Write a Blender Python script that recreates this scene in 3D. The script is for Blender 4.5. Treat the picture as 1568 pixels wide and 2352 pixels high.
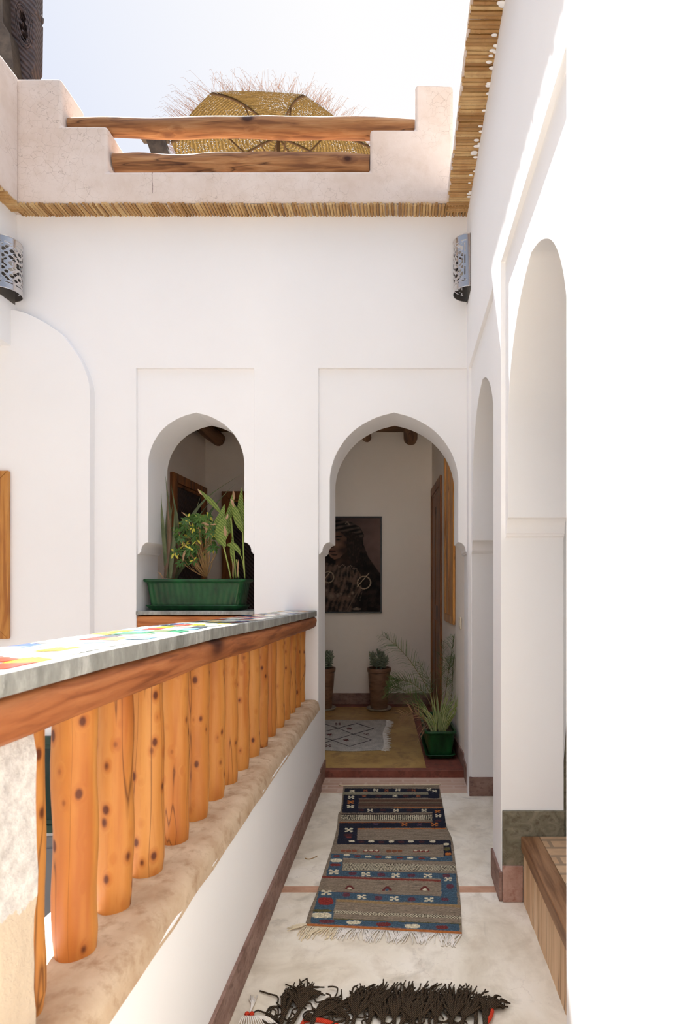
import bpy, bmesh, math, random
from mathutils import Vector, Matrix, noise
random.seed(7)
S = bpy.context.scene
for o in list(bpy.data.objects): bpy.data.objects.remove(o)
COL = S.collection
PI = math.pi

# ------------------------------------------------------------------ camera
EYE = 1.35; F = 1307.0; VX = 925.0; VY = 1345.0
cd = bpy.data.cameras.new('camera'); cam = bpy.data.objects.new('camera', cd); COL.objects.link(cam)
cd.sensor_fit = 'VERTICAL'; cd.sensor_height = 36.0; cd.sensor_width = 24.0
cd.lens = F/2352*36.0
cd.shift_x = (784-VX)/2352; cd.shift_y = (VY-1176)/2352
cd.clip_start = 0.05; cd.clip_end = 200
cam.location = (0, 0, EYE); cam.rotation_euler = (PI/2, 0, 0)
cd.dof.use_dof = True; cd.dof.focus_distance = 3.2; cd.dof.aperture_fstop = 6.3
S.camera = cam

# ------------------------------------------------------------------ sky, sun, exposure
S.view_settings.view_transform = 'Standard'; S.view_settings.look = 'None'
S.view_settings.gamma = 1.0; S.view_settings.use_curve_mapping = False
S.view_settings.exposure = 0.09
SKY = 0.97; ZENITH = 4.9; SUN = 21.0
W = bpy.data.worlds.new('world'); S.world = W; W.use_nodes = True
nt = W.node_tree; nt.nodes.clear()
tc = nt.nodes.new('ShaderNodeTexCoord'); vm = nt.nodes.new('ShaderNodeVectorMath'); vm.operation = 'DOT_PRODUCT'
vm.inputs[1].default_value = (.30, .60, .75)
cr = nt.nodes.new('ShaderNodeValToRGB')
cr.color_ramp.elements[0].position = 0.0; cr.color_ramp.elements[0].color = (.38, .44, .56, 1)
cr.color_ramp.elements[1].position = 0.93; cr.color_ramp.elements[1].color = (.975, .965, .97, 1)
e = cr.color_ramp.elements.new(.70); e.color = (.74, .79, .93, 1)
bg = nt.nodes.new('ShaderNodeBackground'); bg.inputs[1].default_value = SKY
wo = nt.nodes.new('ShaderNodeOutputWorld')
nt.links.new(tc.outputs['Generated'], vm.inputs[0]); nt.links.new(vm.outputs['Value'], cr.inputs[0])
# extra sky brightness overhead, added above the frame to light floor and low walls
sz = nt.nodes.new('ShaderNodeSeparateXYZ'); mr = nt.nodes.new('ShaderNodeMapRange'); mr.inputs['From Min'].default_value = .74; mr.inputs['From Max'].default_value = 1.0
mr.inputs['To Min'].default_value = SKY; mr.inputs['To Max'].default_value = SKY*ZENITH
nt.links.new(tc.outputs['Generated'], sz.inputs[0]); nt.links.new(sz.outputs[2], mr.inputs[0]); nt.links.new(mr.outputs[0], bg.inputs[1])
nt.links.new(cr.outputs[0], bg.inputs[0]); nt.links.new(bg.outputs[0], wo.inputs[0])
SUNDIR = Vector((.14, -.52, -.95))
sl = bpy.data.lights.new('sun', 'SUN'); sl.energy = SUN; sl.angle = math.radians(.6); sl.color = (1, 1, .99)
so = bpy.data.objects.new('sun', sl); COL.objects.link(so); so.location = (-1, 4, 9)
so.rotation_euler = SUNDIR.to_track_quat('-Z', 'Y').to_euler()
S.cycles.max_bounces = 14; S.cycles.diffuse_bounces = 10

# ------------------------------------------------------------------ helpers
def P(x, y, Y):
    """a point of the place seen at pixel x, y and lying Y metres ahead"""
    return Vector(((x-VX)*Y/F, Y, EYE+(VY-y)*Y/F))
def srgb(r, g, b):
    f = lambda c: (c/255/12.92) if c <= 10.31 else ((c/255+.055)/1.055)**2.4
    return (f(r), f(g), f(b), 1)
def obj(name, bm, mats, parent=None, smooth=None, recalc=True):
    me = bpy.data.meshes.new(name)
    if recalc: bmesh.ops.recalc_face_normals(bm, faces=bm.faces)
    bm.to_mesh(me); bm.free()
    if not isinstance(mats, (list, tuple)): mats = [mats]
    for m in mats: me.materials.append(m)
    if smooth is not None:
        me.shade_smooth()
        if smooth < 170: me.set_sharp_from_angle(angle=math.radians(smooth))
    o = bpy.data.objects.new(name, me); COL.objects.link(o)
    if parent: o.parent = parent
    return o
def tag(o, label=None, cat=None, group=None, kind=None):
    if label: o['label'] = label
    if cat: o['category'] = cat
    if group: o['group'] = group
    if kind: o['kind'] = kind
    return o
def struct(o, label, cat):
    return tag(o, label, cat, None, 'structure')
def empty(name, loc, label=None, cat=None, group=None, kind=None, rz=0):
    o = bpy.data.objects.new(name, None); COL.objects.link(o); o.location = loc; o.rotation_euler = (0, 0, rz)
    o.empty_display_size = .05
    return tag(o, label, cat, group, kind)
def local(o, root):
    """o was built in place; hang it under root without moving it"""
    o.parent = root; M = Matrix.LocRotScale(root.location, root.rotation_euler, None)
    o.data.transform(M.inverted()); return o
def box(bm, x0, x1, y0, y1, z0, z1, mi=0):
    v = [bm.verts.new(p) for p in ((x0,y0,z0),(x1,y0,z0),(x1,y1,z0),(x0,y1,z0),(x0,y0,z1),(x1,y0,z1),(x1,y1,z1),(x0,y1,z1))]
    for f in ((3,2,1,0),(4,5,6,7),(0,1,5,4),(1,2,6,5),(2,3,7,6),(3,0,4,7)):
        bm.faces.new([v[i] for i in f]).material_index = mi
def prism(bm, pts, plane, a, b, mi=0):
    def q(p, t):
        return {'XZ': (p[0], t, p[1]), 'YZ': (t, p[0], p[1]), 'XY': (p[0], p[1], t)}[plane]
    A = [bm.verts.new(q(p, a)) for p in pts]; B = [bm.verts.new(q(p, b)) for p in pts]
    bm.faces.new(A).material_index = mi; bm.faces.new(B[::-1]).material_index = mi
    n = len(pts)
    for i in range(n):
        bm.faces.new((A[i], B[i], B[(i+1) % n], A[(i+1) % n])).material_index = mi
def frame_of(t):
    t = t.normalized(); h = Vector((0, 0, 1)) if abs(t.z) < .9 else Vector((1, 0, 0))
    a = t.cross(h).normalized(); return a, a.cross(t).normalized()
def tube(bm, pts, r, n=6, cap=True, mi=0, wob=0):
    """a tube along pts; r is a number or a function of 0..1"""
    pts = [Vector(p) for p in pts]; rings = []; m = len(pts); a0 = None
    for i, p in enumerate(pts):
        t = pts[min(i+1, m-1)]-pts[max(i-1, 0)]
        if t.length < 1e-9: t = Vector((0, 0, 1))
        a, b = frame_of(t)
        if a0 is not None:
            a = a0-t.normalized()*a0.dot(t.normalized())
            a = a.normalized() if a.length > 1e-6 else frame_of(t)[0]
            b = a.cross(t.normalized())
        a0 = a
        rr = r(i/(m-1)) if callable(r) else r
        ring = []
        for k in range(n):
            th = 2*PI*k/n; q = rr
            if wob: q *= 1+wob*noise.noise(Vector((math.cos(th)*1.3+p.x*3, math.sin(th)*1.3+p.y*3, p.z*3+i*.13)))
            ring.append(bm.verts.new(p+a*math.cos(th)*q+b*math.sin(th)*q))
        rings.append(ring)
    for i in range(m-1):
        for k in range(n):
            bm.faces.new((rings[i][k], rings[i][(k+1) % n], rings[i+1][(k+1) % n], rings[i+1][k])).material_index = mi
    if cap:
        bm.faces.new(rings[0][::-1]).material_index = mi; bm.faces.new(rings[-1]).material_index = mi
def lathe(bm, prof, c, n=24, mi=0, wob=0):
    rings = []
    for j, (r, z) in enumerate(prof):
        rings.append([bm.verts.new((c[0]+math.cos(2*PI*k/n)*r*(1+wob*noise.noise(Vector((math.cos(2*PI*k/n), math.sin(2*PI*k/n), z*4+c[0])))),
                                    c[1]+math.sin(2*PI*k/n)*r*(1+wob*noise.noise(Vector((math.cos(2*PI*k/n), math.sin(2*PI*k/n), z*4+c[0])))), c[2]+z)) for k in range(n)])
    for i in range(len(prof)-1):
        for k in range(n):
            bm.faces.new((rings[i][k], rings[i][(k+1) % n], rings[i+1][(k+1) % n], rings[i+1][k])).material_index = mi
    bm.faces.new(rings[0][::-1]).material_index = mi; bm.faces.new(rings[-1]).material_index = mi
def crv(pts, n=10):
    """smooth line through pts"""
    pts = [Vector(p) for p in pts]; out = []
    Q = [2*pts[0]-pts[1]]+pts+[2*pts[-1]-pts[-2]]
    for i in range(1, len(Q)-2):
        a, b, c, d = Q[i-1:i+3]
        for k in range(n):
            t = k/n
            out.append(.5*((2*b)+(c-a)*t+(2*a-5*b+4*c-d)*t*t+(3*b-a-3*c+d)*t**3))
    out.append(pts[-1]); return out
def boolean(ob, cutters):
    for c in cutters:
        m = ob.modifiers.new('cut', 'BOOLEAN'); m.operation = 'DIFFERENCE'; m.solver = 'EXACT'; m.object = c
    dg = bpy.context.evaluated_depsgraph_get(); dg.update()
    me = bpy.data.meshes.new_from_object(ob.evaluated_get(dg)); ob.modifiers.clear(); ob.data = me
    for c in cutters: bpy.data.objects.remove(c)
def bevel(ob, w=.006, seg=2, ang=32):
    m = ob.modifiers.new('edge', 'BEVEL'); m.width = w; m.segments = seg; m.limit_method = 'ANGLE'
    m.angle_limit = math.radians(ang); m.harden_normals = True
    ob.data.shade_smooth(); ob.data.set_sharp_from_angle(angle=math.radians(ang))
def blade(bm, pts, w, side, fold=.15, mi=0, mi_edge=None, cols=2):
    """a leaf: strip along pts, half width w(t), folded along its midrib"""
    pts = [Vector(p) for p in pts]; n = len(pts); rows = []
    side = Vector(side)
    for i, p in enumerate(pts):
        t = (pts[min(i+1, n-1)]-pts[max(i-1, 0)]).normalized()
        s = side-t*side.dot(t); s = s.normalized() if s.length > 1e-5 else frame_of(t)[0]
        nn = t.cross(s).normalized(); ww = w(i/(n-1))
        row = []
        for k in range(-cols, cols+1):
            u = k/cols; row.append(bm.verts.new(p+s*ww*u+nn*ww*fold*abs(u)))
        rows.append(row)
    for i in range(n-1):
        for k in range(2*cols):
            f = bm.faces.new((rows[i][k], rows[i][k+1], rows[i+1][k+1], rows[i+1][k]))
            edge = k in (0, 2*cols-1)
            f.material_index = mi_edge if (edge and mi_edge is not None) else mi
            f.smooth = True

# ------------------------------------------------------------------ materials
MATS = {}
class NT:
    def __init__(s, name):
        s.m = bpy.data.materials.new(name); s.m.use_nodes = True; s.t = s.m.node_tree
        s.b = s.t.nodes['Principled BSDF']; s.out = s.t.nodes['Material Output']
    def n(s, typ, **kw):
        x = s.t.nodes.new('ShaderNode'+typ)
        for k, v in kw.items():
            if k.startswith('i_'):
                key = k[2:]; x.inputs[int(key) if key.isdigit() else key].default_value = v
            else: setattr(x, k, v)
        return x
    def l(s, a, b): s.t.links.new(a, b)
    def coord(s, scale=(1, 1, 1), rnd=False, kind='Object'):
        tc = s.n('TexCoord'); src = tc.outputs[kind]
        if rnd:
            oi = s.n('ObjectInfo'); mu = s.n('Math', operation='MULTIPLY'); mu.inputs[1].default_value = 37.0
            s.l(oi.outputs['Random'], mu.inputs[0]); ad = s.n('VectorMath', operation='ADD')
            s.l(src, ad.inputs[0]); s.l(mu.outputs[0], ad.inputs[1]); src = ad.outputs[0]
        mp = s.n('Mapping'); mp.inputs['Scale'].default_value = scale; s.l(src, mp.inputs[0]); return mp.outputs[0]
    def noise(s, vec, scale, detail=4, rough=.55, dist=0):
        x = s.n('TexNoise'); x.inputs['Scale'].default_value = scale; x.inputs['Detail'].default_value = detail
        x.inputs['Roughness'].default_value = rough; x.inputs['Distortion'].default_value = dist; s.l(vec, x.inputs['Vector']); return x
    def ramp(s, fac, *stops):
        x = s.n('ValToRGB'); el = x.color_ramp.elements
        el[0].position, el[0].color = stops[0]; el[1].position, el[1].color = stops[-1]
        for p, c in stops[1:-1]: e = el.new(p); e.color = c
        s.l(fac, x.inputs[0]); return x.outputs[0]
    def mix(s, fac, a, b, mode='MIX'):
        x = s.n('Mix', data_type='RGBA', blend_type=mode)
        for i, v in ((0, fac), (6, a), (7, b)):
            if isinstance(v, (float, int, tuple)): x.inputs[i].default_value = v
            else: s.l(v, x.inputs[i])
        return x.outputs[2]
    def math(s, op, a, b=0.0, c=None):
        x = s.n('Math', operation=op)
        for i, v in enumerate((a, b) if c is None else (a, b, c)):
            if isinstance(v, (float, int)): x.inputs[i].default_value = v
            else: s.l(v, x.inputs[i])
        return x.outputs[0]
    def bump(s, h, strength=.3, dist=.01, prev=None):
        x = s.n('Bump'); x.inputs['Strength'].default_value = strength; x.inputs['Distance'].default_value = dist
        s.l(h, x.inputs['Height'])
        if prev is not None: s.l(prev, x.inputs['Normal'])
        s.l(x.outputs[0], s.b.inputs['Normal']); return x.outputs[0]
    def col(s, c):
        if isinstance(c, tuple): s.b.inputs['Base Color'].default_value = c
        else: s.l(c, s.b.inputs['Base Color'])
    def done(s, rough=.8, metal=0, spec=None):
        s.b.inputs['Roughness'].default_value = rough; s.b.inputs['Metallic'].default_value = metal
        if spec is not None: s.b.inputs['Specular IOR Level'].default_value = spec
        return s.m
BW = lambda v: (v, v, v, 1)
def plain(name, c, rough=.6, metal=0, spec=None):
    t = NT(name); t.col(c); return t.done(rough, metal, spec)
def mottled(name, c1, c2, scale=6, detail=6, rough=.85, bump=.25, bscale=60, stretch=(1, 1, 1), rnd=False, lo=.35, hi=.65, dist=0, c3=None):
    t = NT(name); v = t.coord(stretch, rnd); a = t.noise(v, scale, detail, .6, dist)
    c = t.ramp(a.outputs[0], (lo, c1), (hi, c2))
    if c3:
        b = t.noise(v, scale*3.1, 5, .65); c = t.mix(t.ramp(b.outputs[0], (.5, BW(0)), (.72, BW(1))), c, c3)
    t.col(c); h = t.noise(v, bscale, 6, .65); t.bump(h.outputs[0], bump, .006); return t.done(rough, spec=.25)
def plaster(name, c, c2, b=.22):
    t = NT(name); v = t.coord(); a = t.noise(v, 1.3, 5, .5); t.col(t.ramp(a.outputs[0], (.3, c), (.7, c2)))
    h1 = t.noise(v, 5, 4, .5); h2 = t.noise(v, 90, 4, .6)
    n1 = t.bump(h1.outputs[0], b, .03); t.bump(h2.outputs[0], b*.9, .0025, n1); return t.done(.9, spec=.15)
def wood(name, base, light, dark, axis=2, knot=9, rough=.45, ring=26, knotcol=None, rnd=True, streak=1.0, crack=True):
    t = NT(name); st = [1, 1, 1]; st[axis] = .085; kn = [1, 1, 1]; kn[axis] = .62
    v = t.coord(tuple(st), rnd); kv = t.coord(tuple(kn), rnd)
    vo = t.n('TexVoronoi'); vo.inputs['Scale'].default_value = knot; t.l(kv, vo.inputs['Vector'])
    rs = t.n('SeparateXYZ'); t.l(vo.outputs['Color'], rs.inputs[0])
    d = t.math('ADD', vo.outputs['Distance'], t.math('MULTIPLY', rs.outputs[0], .13))
    prox = t.ramp(d, (.0, BW(1)), (.45, BW(0)))
    ad = t.n('VectorMath', operation='ADD'); t.l(v, ad.inputs[0])
    sc = t.n('VectorMath', operation='SCALE'); t.l(prox, sc.inputs[0]); sc.inputs['Scale'].default_value = .02; t.l(sc.outputs[0], ad.inputs[1])
    g = t.noise(ad.outputs[0], ring, 3, .5, .6)
    c = t.ramp(g.outputs[0], (.28, light), (.50, base), (.66, dark))
    big = t.noise(v, 7, 2, .5); c = t.mix(t.ramp(big.outputs[0], (.4, BW(0)), (.75, BW(.55*streak))), c, dark)
    fine = t.noise(ad.outputs[0], ring*7, 3, .6)
    c = t.mix(t.ramp(fine.outputs[0], (.52, BW(0)), (.75, BW(.35))), c, dark)
    kc = knotcol or (dark[0]*.28, dark[1]*.2, dark[2]*.2, 1)
    c = t.mix(t.ramp(d, (.24, BW(.6)), (.40, BW(0))), c, dark)
    c = t.mix(t.ramp(d, (.15, BW(1)), (.25, BW(0))), c, kc)
    if crack:
        cv = t.coord(tuple(x if i != axis else .04 for i, x in enumerate((1, 1, 1))), rnd)
        cn = t.noise(cv, 11, 2, .5, .4)
        ab = t.math('ABSOLUTE', t.math('SUBTRACT', cn.outputs[0], .58))
        c = t.mix(t.ramp(ab, (.0, BW(.8)), (.006, BW(0))), c, (kc[0]*.7, kc[1]*.7, kc[2]*.7, 1))
    t.col(c); t.bump(fine.outputs[0], .18, .002); return t.done(rough, spec=.35)

M_white = plaster('white_lime_plaster', srgb(240, 239, 238), srgb(243, 242, 241), .08)
M_inner = plaster('room_plaster', srgb(244, 235, 224), srgb(247, 240, 230), .12)
def craq():
    t = NT('crazed_beige_plaster'); v = t.coord(); a = t.noise(v, 2.2, 6, .65); b = t.noise(v, 11, 5, .6)
    c = t.ramp(a.outputs[0], (.32, srgb(214, 197, 183)), (.6, srgb(226, 213, 203)))
    c = t.mix(t.ramp(b.outputs[0], (.5, BW(0)), (.8, BW(.5))), c, srgb(203, 184, 166))
    wv = t.n('VectorMath', operation='ADD'); t.l(v, wv.inputs[0]); nn = t.noise(v, 14, 3, .6)
    sc = t.n('VectorMath', operation='SCALE'); sc.inputs['Scale'].default_value = .05; t.l(nn.outputs['Color'], sc.inputs[0]); t.l(sc.outputs[0], wv.inputs[1])
    vo = t.n('TexVoronoi', feature='DISTANCE_TO_EDGE'); vo.inputs['Scale'].default_value = 20; t.l(wv.outputs[0], vo.inputs['Vector'])
    cm = t.noise(v, 3.5, 3, .5)
    k = t.math('MULTIPLY', t.ramp(vo.outputs['Distance'], (.0, BW(1)), (.022, BW(0))), t.ramp(cm.outputs[0], (.42, BW(0)), (.6, BW(.5))))
    c = t.mix(k, c, srgb(140, 118, 100))
    # one long crack running down from the edge of the parapet
    sx = t.n('SeparateXYZ'); t.l(v, sx.inputs[0]); w2 = t.noise(v, 16, 4, .7)
    xx = t.math('ADD', sx.outputs[0], t.math('MULTIPLY', t.math('SUBTRACT', w2.outputs[0], .5), .02))
    d = t.math('ABSOLUTE', t.math('ADD', xx, 1.596))
    kk = t.math('MULTIPLY', t.math('LESS_THAN', d, .0016), t.math('GREATER_THAN', sx.outputs[2], 3.85))
    c = t.mix(t.math('MULTIPLY', kk, .8), c, srgb(95, 75, 60))
    t.col(c); h = t.noise(v, 40, 6, .65); n1 = t.bump(h.outputs[0], .25, .006); t.bump(vo.outputs['Distance'], .1, .004, n1)
    return t.done(.85, spec=.2)
M_craq = craq()
M_sill = mottled('trowelled_beige_plaster', srgb(182, 154, 124), srgb(208, 186, 158), 7, 7, .75, .3, 45, c3=srgb(166, 136, 106))
def floor_mat():
    t = NT('polished_screed'); v = t.coord(); a = t.noise(v, 2.3, 8, .62, .6); b = t.noise(v, 8, 6, .65, .4)
    c = t.ramp(a.outputs[0], (.3, srgb(200, 187, 163)), (.5, srgb(230, 220, 200)), (.68, srgb(240, 232, 217)))
    c = t.mix(t.ramp(b.outputs[0], (.48, BW(0)), (.72, BW(.65))), c, srgb(192, 178, 154))
    g = t.noise(v, 3.7, 5, .6, 1.2); c = t.mix(t.ramp(g.outputs[0], (.56, BW(0)), (.74, BW(.75))), c, srgb(166, 156, 136))
    sp = t.noise(v, 160, 3, .6); c = t.mix(t.ramp(sp.outputs[0], (.66, BW(0)), (.76, BW(.35))), c, srgb(140, 120, 100))
    vo = t.n('TexVoronoi', feature='DISTANCE_TO_EDGE'); vo.inputs['Scale'].default_value = 7
    wv = t.n('VectorMath', operation='ADD'); t.l(v, wv.inputs[0]); sc = t.n('VectorMath', operation='SCALE'); sc.inputs['Scale'].default_value = .12
    t.l(b.outputs['Color'], sc.inputs[0]); t.l(sc.outputs[0], wv.inputs[1]); t.l(wv.outputs[0], vo.inputs['Vector'])
    m = t.math('MULTIPLY', t.ramp(vo.outputs['Distance'], (.0, BW(1)), (.012, BW(0))), t.ramp(a.outputs[0], (.45, BW(0)), (.6, BW(.3))))
    c = t.mix(m, c, srgb(150, 130, 112))
    t.col(c); t.bump(b.outputs[0], .12, .006); t.l(t.ramp(a.outputs[0], (.3, BW(.42)), (.7, BW(.6))), t.b.inputs['Roughness'])
    t.b.inputs['Specular IOR Level'].default_value = .35; return t.m
M_floor = floor_mat()
M_ochre = mottled('waxed_ochre_floor', srgb(160, 124, 70), srgb(186, 150, 90), 3, 8, .38, .1, 20, c3=srgb(132, 100, 60), dist=.8)
M_redwax = mottled('waxed_red_screed', srgb(112, 62, 50), srgb(140, 84, 70), 7, 6, .5, .2, 40, c3=srgb(92, 56, 46))
M_base = mottled('brown_skirting_plaster', srgb(126, 96, 84), srgb(156, 128, 116), 9, 7, .75, .4, 70, stretch=(1, 1, 1.8), c3=srgb(104, 78, 68))
M_basepink = mottled('pink_skirting_plaster', srgb(152, 116, 102), srgb(188, 156, 142), 10, 7, .75, .4, 70, c3=srgb(146, 100, 86))
M_dado = mottled('grey_green_dado_plaster', srgb(100, 94, 76), srgb(134, 127, 108), 14, 8, .7, .6, 40, c3=srgb(84, 76, 60), dist=1.5)
M_dark = plain('dark_void', srgb(30, 24, 20), .9)
def brick(name, c1, c2, mortar, scale, rowh, width=.5, rot=0):
    t = NT(name); v = t.coord((1, 1, 1)); mp = t.n('Mapping'); mp.inputs['Rotation'].default_value = (0, 0, rot); t.l(v, mp.inputs[0])
    x = t.n('TexBrick'); x.inputs['Color1'].default_value = c1; x.inputs['Color2'].default_value = c2; x.inputs['Mortar'].default_value = mortar
    x.inputs['Scale'].default_value = scale; x.inputs['Mortar Size'].default_value = .008; x.inputs['Row Height'].default_value = rowh; x.inputs['Brick Width'].default_value = width
    t.l(mp.outputs[0], x.inputs['Vector']); n = t.noise(v, 25, 6, .65)
    t.col(t.mix(t.ramp(n.outputs[0], (.4, BW(0)), (.75, BW(.45))), x.outputs[0], mortar)); t.bump(x.outputs['Fac'], -.3, .003); return t.done(.7, spec=.25)
M_brick = brick('rose_brick_floor', srgb(196, 164, 142), srgb(182, 148, 126), srgb(200, 174, 154), 1, .062, .17)
M_brick2 = brick('tan_brick_tops', srgb(198, 164, 128), srgb(184, 148, 112), srgb(150, 126, 100), 1, .07, .2)
M_terra = mottled('terracotta_strip', srgb(176, 132, 104), srgb(198, 156, 128), 12, 5, .7, .3, 60)
M_riser = wood('tan_tile_riser', srgb(214, 182, 144), srgb(224, 196, 162), srgb(186, 150, 112), 2, 3, .6, 18, rnd=False, crack=True)
M_cane = None
def cane_mat():
    t = NT('dried_cane'); v = t.coord((1, 1, 1), True)
    at = t.n('Attribute', attribute_name='tone'); a = t.noise(v, 9, 4, .6); b = t.noise(v, 60, 4, .6)
    c = t.ramp(at.outputs['Fac'], (.0, srgb(150, 112, 66)), (.5, srgb(188, 150, 98)), (1, srgb(206, 176, 126)))
    c = t.mix(t.ramp(a.outputs[0], (.45, BW(0)), (.7, BW(.5))), c, srgb(150, 100, 48))
    c = t.mix(t.ramp(b.outputs[0], (.6, BW(0)), (.8, BW(.5))), c, srgb(110, 76, 40))
    t.col(c); return t.done(.5, spec=.3)
M_cane = cane_mat()
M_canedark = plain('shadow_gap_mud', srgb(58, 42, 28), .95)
M_post = wood('honey_pine_pole', srgb(198, 132, 62), srgb(208, 148, 78), srgb(174, 102, 42), 2, 24, .5, 15, streak=.7)
M_rail = wood('red_brown_pine_beam', srgb(164, 98, 56), srgb(182, 118, 72), srgb(124, 68, 36), 1, 4, .5, 48, rnd=False, crack=False)
M_log = wood('weathered_orange_log', srgb(160, 112, 70), srgb(186, 142, 98), srgb(116, 76, 48), 0, 8, .75, 34, crack=True)
M_pine = wood('varnished_pine', srgb(196, 136, 66), srgb(212, 154, 84), srgb(160, 100, 44), 2, 4, .35, 30)
M_oldpine = wood('aged_door_wood', srgb(150, 92, 44), srgb(176, 114, 62), srgb(104, 60, 28), 2, 3.5, .45, 26)
M_ceil = wood('ceiling_wood', srgb(130, 96, 66), srgb(150, 114, 82), srgb(96, 68, 44), 0, 3, .7, 26)
M_logdk = wood('dark_ceiling_log', srgb(140, 104, 76), srgb(160, 124, 92), srgb(100, 70, 50), 1, 4, .8, 26)
M_nose = wood('step_nosing_pine', srgb(138, 100, 68), srgb(160, 122, 88), srgb(104, 70, 44), 1, 2.5, .5, 40, rnd=False, crack=False)
def carve():
    t = NT('dark_carved_wood'); v = t.coord(); a = t.noise(v, 12, 5, .6)
    c = t.ramp(a.outputs[0], (.35, srgb(44, 36, 36)), (.7, srgb(70, 56, 52)))
    w = t.n('TexWave', wave_type='BANDS', bands_direction='DIAGONAL'); w.inputs['Scale'].default_value = 14; w.inputs['Distortion'].default_value = 1; t.l(v, w.inputs['Vector'])
    t.col(t.mix(t.ramp(w.outputs[0], (.4, BW(0)), (.8, BW(.5))), c, srgb(88, 72, 68))); t.bump(w.outputs[0], .5, .01); return t.done(.6, spec=.3)
M_carve = carve()
def zinc():
    t = NT('weathered_grey_stone_edge'); v = t.coord((1, 1, .35)); a = t.noise(v, 16, 7, .7); b = t.noise(v, 60, 5, .7)
    c = t.ramp(a.outputs[0], (.32, srgb(112, 112, 106)), (.52, srgb(146, 146, 140)), (.70, srgb(192, 192, 186)))
    c = t.mix(t.ramp(b.outputs[0], (.58, BW(0)), (.72, BW(.6))), c, srgb(86, 86, 80))
    t.col(c); t.bump(b.outputs[0], .3, .003); return t.done(.55, spec=.4)
M_zinc = zinc()
def attr_mat(name, rough=.8, bump=.0, bscale=200, spec=.2, fab=0.0):
    t = NT(name); at = t.n('Attribute', attribute_name='paint'); c = at.outputs['Color']; v = t.coord()
    if fab:
        n = t.noise(t.coord((.35, 1, 1)), 260, 3, .7); c = t.mix(t.ramp(n.outputs[0], (.35, BW(fab)), (.65, BW(0))), c, (.02, .018, .015, 1))
    t.col(c)
    if bump: h = t.noise(v, bscale, 4, .6); t.bump(h.outputs[0], bump, .003)
    return t.done(rough, spec=spec)
M_kilim = attr_mat('woven_wool', .95, .8, 320, .1, .55)
M_print = attr_mat('photographic_print', .7, 0, 1, .12)
M_tiles = attr_mat('glazed_zellige', .22, .12, 30, .5)
M_frame = plain('black_picture_frame', srgb(44, 46, 48), .4)
def glaze():
    t = NT('green_glazed_ceramic'); v = t.coord((1, 1, .4)); a = t.noise(v, 14, 4, .6)
    t.col(t.ramp(a.outputs[0], (.35, srgb(8, 50, 22)), (.7, srgb(22, 84, 40)))); t.b.inputs['Coat Weight'].default_value = .12; t.b.inputs['Coat Roughness'].default_value = .1
    return t.done(.34, spec=.32)
M_green = glaze()
M_soil = mottled('dry_soil', srgb(60, 46, 34), srgb(92, 72, 52), 30, 6, .95, .8, 90)
M_terrapot = mottled('brown_glazed_clay', srgb(116, 84, 62), srgb(142, 108, 84), 5, 6, .42, .25, 25, stretch=(1, 1, 3), c3=srgb(98, 72, 54))
M_saucer = mottled('pale_clay_saucer', srgb(150, 140, 124), srgb(176, 166, 150), 10, 4, .7)
def leafm(name, c1, c2, rough=.45, tr=.25, scale=8):
    t = NT(name); v = t.coord(); n = t.noise(v, scale, 4, .6); c = t.ramp(n.outputs[0], (.35, c1), (.68, c2)); t.col(c)
    t.b.inputs['Roughness'].default_value = rough; t.b.inputs['Specular IOR Level'].default_value = .3
    if tr:
        tl = t.n('BsdfTranslucent'); t.l(c, tl.inputs[0]); mx = t.n('MixShader'); mx.inputs[0].default_value = tr
        t.l(t.b.outputs[0], mx.inputs[1]); t.l(tl.outputs[0], mx.inputs[2]); t.l(mx.outputs[0], t.out.inputs[0])
    return t.m
L_flax = leafm('flax_leaf', srgb(84, 96, 66), srgb(122, 128, 92)); L_flaxd = leafm('flax_leaf_brown', srgb(104, 84, 66), srgb(132, 108, 84))
L_sch = leafm('dark_green_leaf', srgb(50, 84, 32), srgb(84, 116, 44)); L_yel = leafm('yellow_leaf', srgb(206, 198, 70), srgb(222, 214, 96))
L_gin = leafm('ginger_leaf', srgb(108, 134, 56), srgb(150, 164, 84), scale=14); L_cream = leafm('cream_leaf_edge', srgb(196, 200, 140), srgb(210, 212, 158))
L_dry = leafm('dry_leaf', srgb(178, 140, 104), srgb(204, 168, 134)); L_stem = leafm('green_stem', srgb(150, 168, 84), srgb(172, 182, 104), tr=0)
L_twig = leafm('woody_stem', srgb(150, 118, 76), srgb(176, 142, 96), tr=0)
L_palm = leafm('palm_leaflet', srgb(92, 118, 66), srgb(132, 154, 92)); L_palmstem = leafm('palm_stem', srgb(120, 110, 70), srgb(142, 128, 84), tr=0)
L_succ = leafm('grey_green_succulent', srgb(124, 134, 112), srgb(162, 170, 146), .6, .08)
M_metal = None
def metal():
    t = NT('polished_tin'); v = t.coord((1, 1, 1)); n = t.noise(v, 220, 3, .6); t.col(srgb(206, 202, 200)); t.bump(n.outputs[0], .25, .002); return t.done(.2, 1)
M_metal = metal()
M_metalin = plain('dull_tin_inside', srgb(120, 114, 106), .5, .8)
M_switch = plain('ivory_plastic', srgb(226, 214, 190), .4)
M_wool = mottled('white_wool', srgb(226, 218, 204), srgb(238, 232, 222), 60, 3, .95, .5, 300)
M_wooly = mottled('cream_wool', srgb(222, 204, 168), srgb(232, 218, 188), 60, 3, .95, .5, 300)
def yarn(name, c1, c2):
    t = NT(name); v = t.coord(); w = t.n('TexWave', wave_type='BANDS', bands_direction='DIAGONAL'); w.inputs['Scale'].default_value = 90; w.inputs['Distortion'].default_value = 2
    t.l(v, w.inputs['Vector']); t.col(t.ramp(w.outputs[0], (.2, c1), (.8, c2))); t.bump(w.outputs[0], .5, .002); return t.done(.95, spec=.05)
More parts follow.
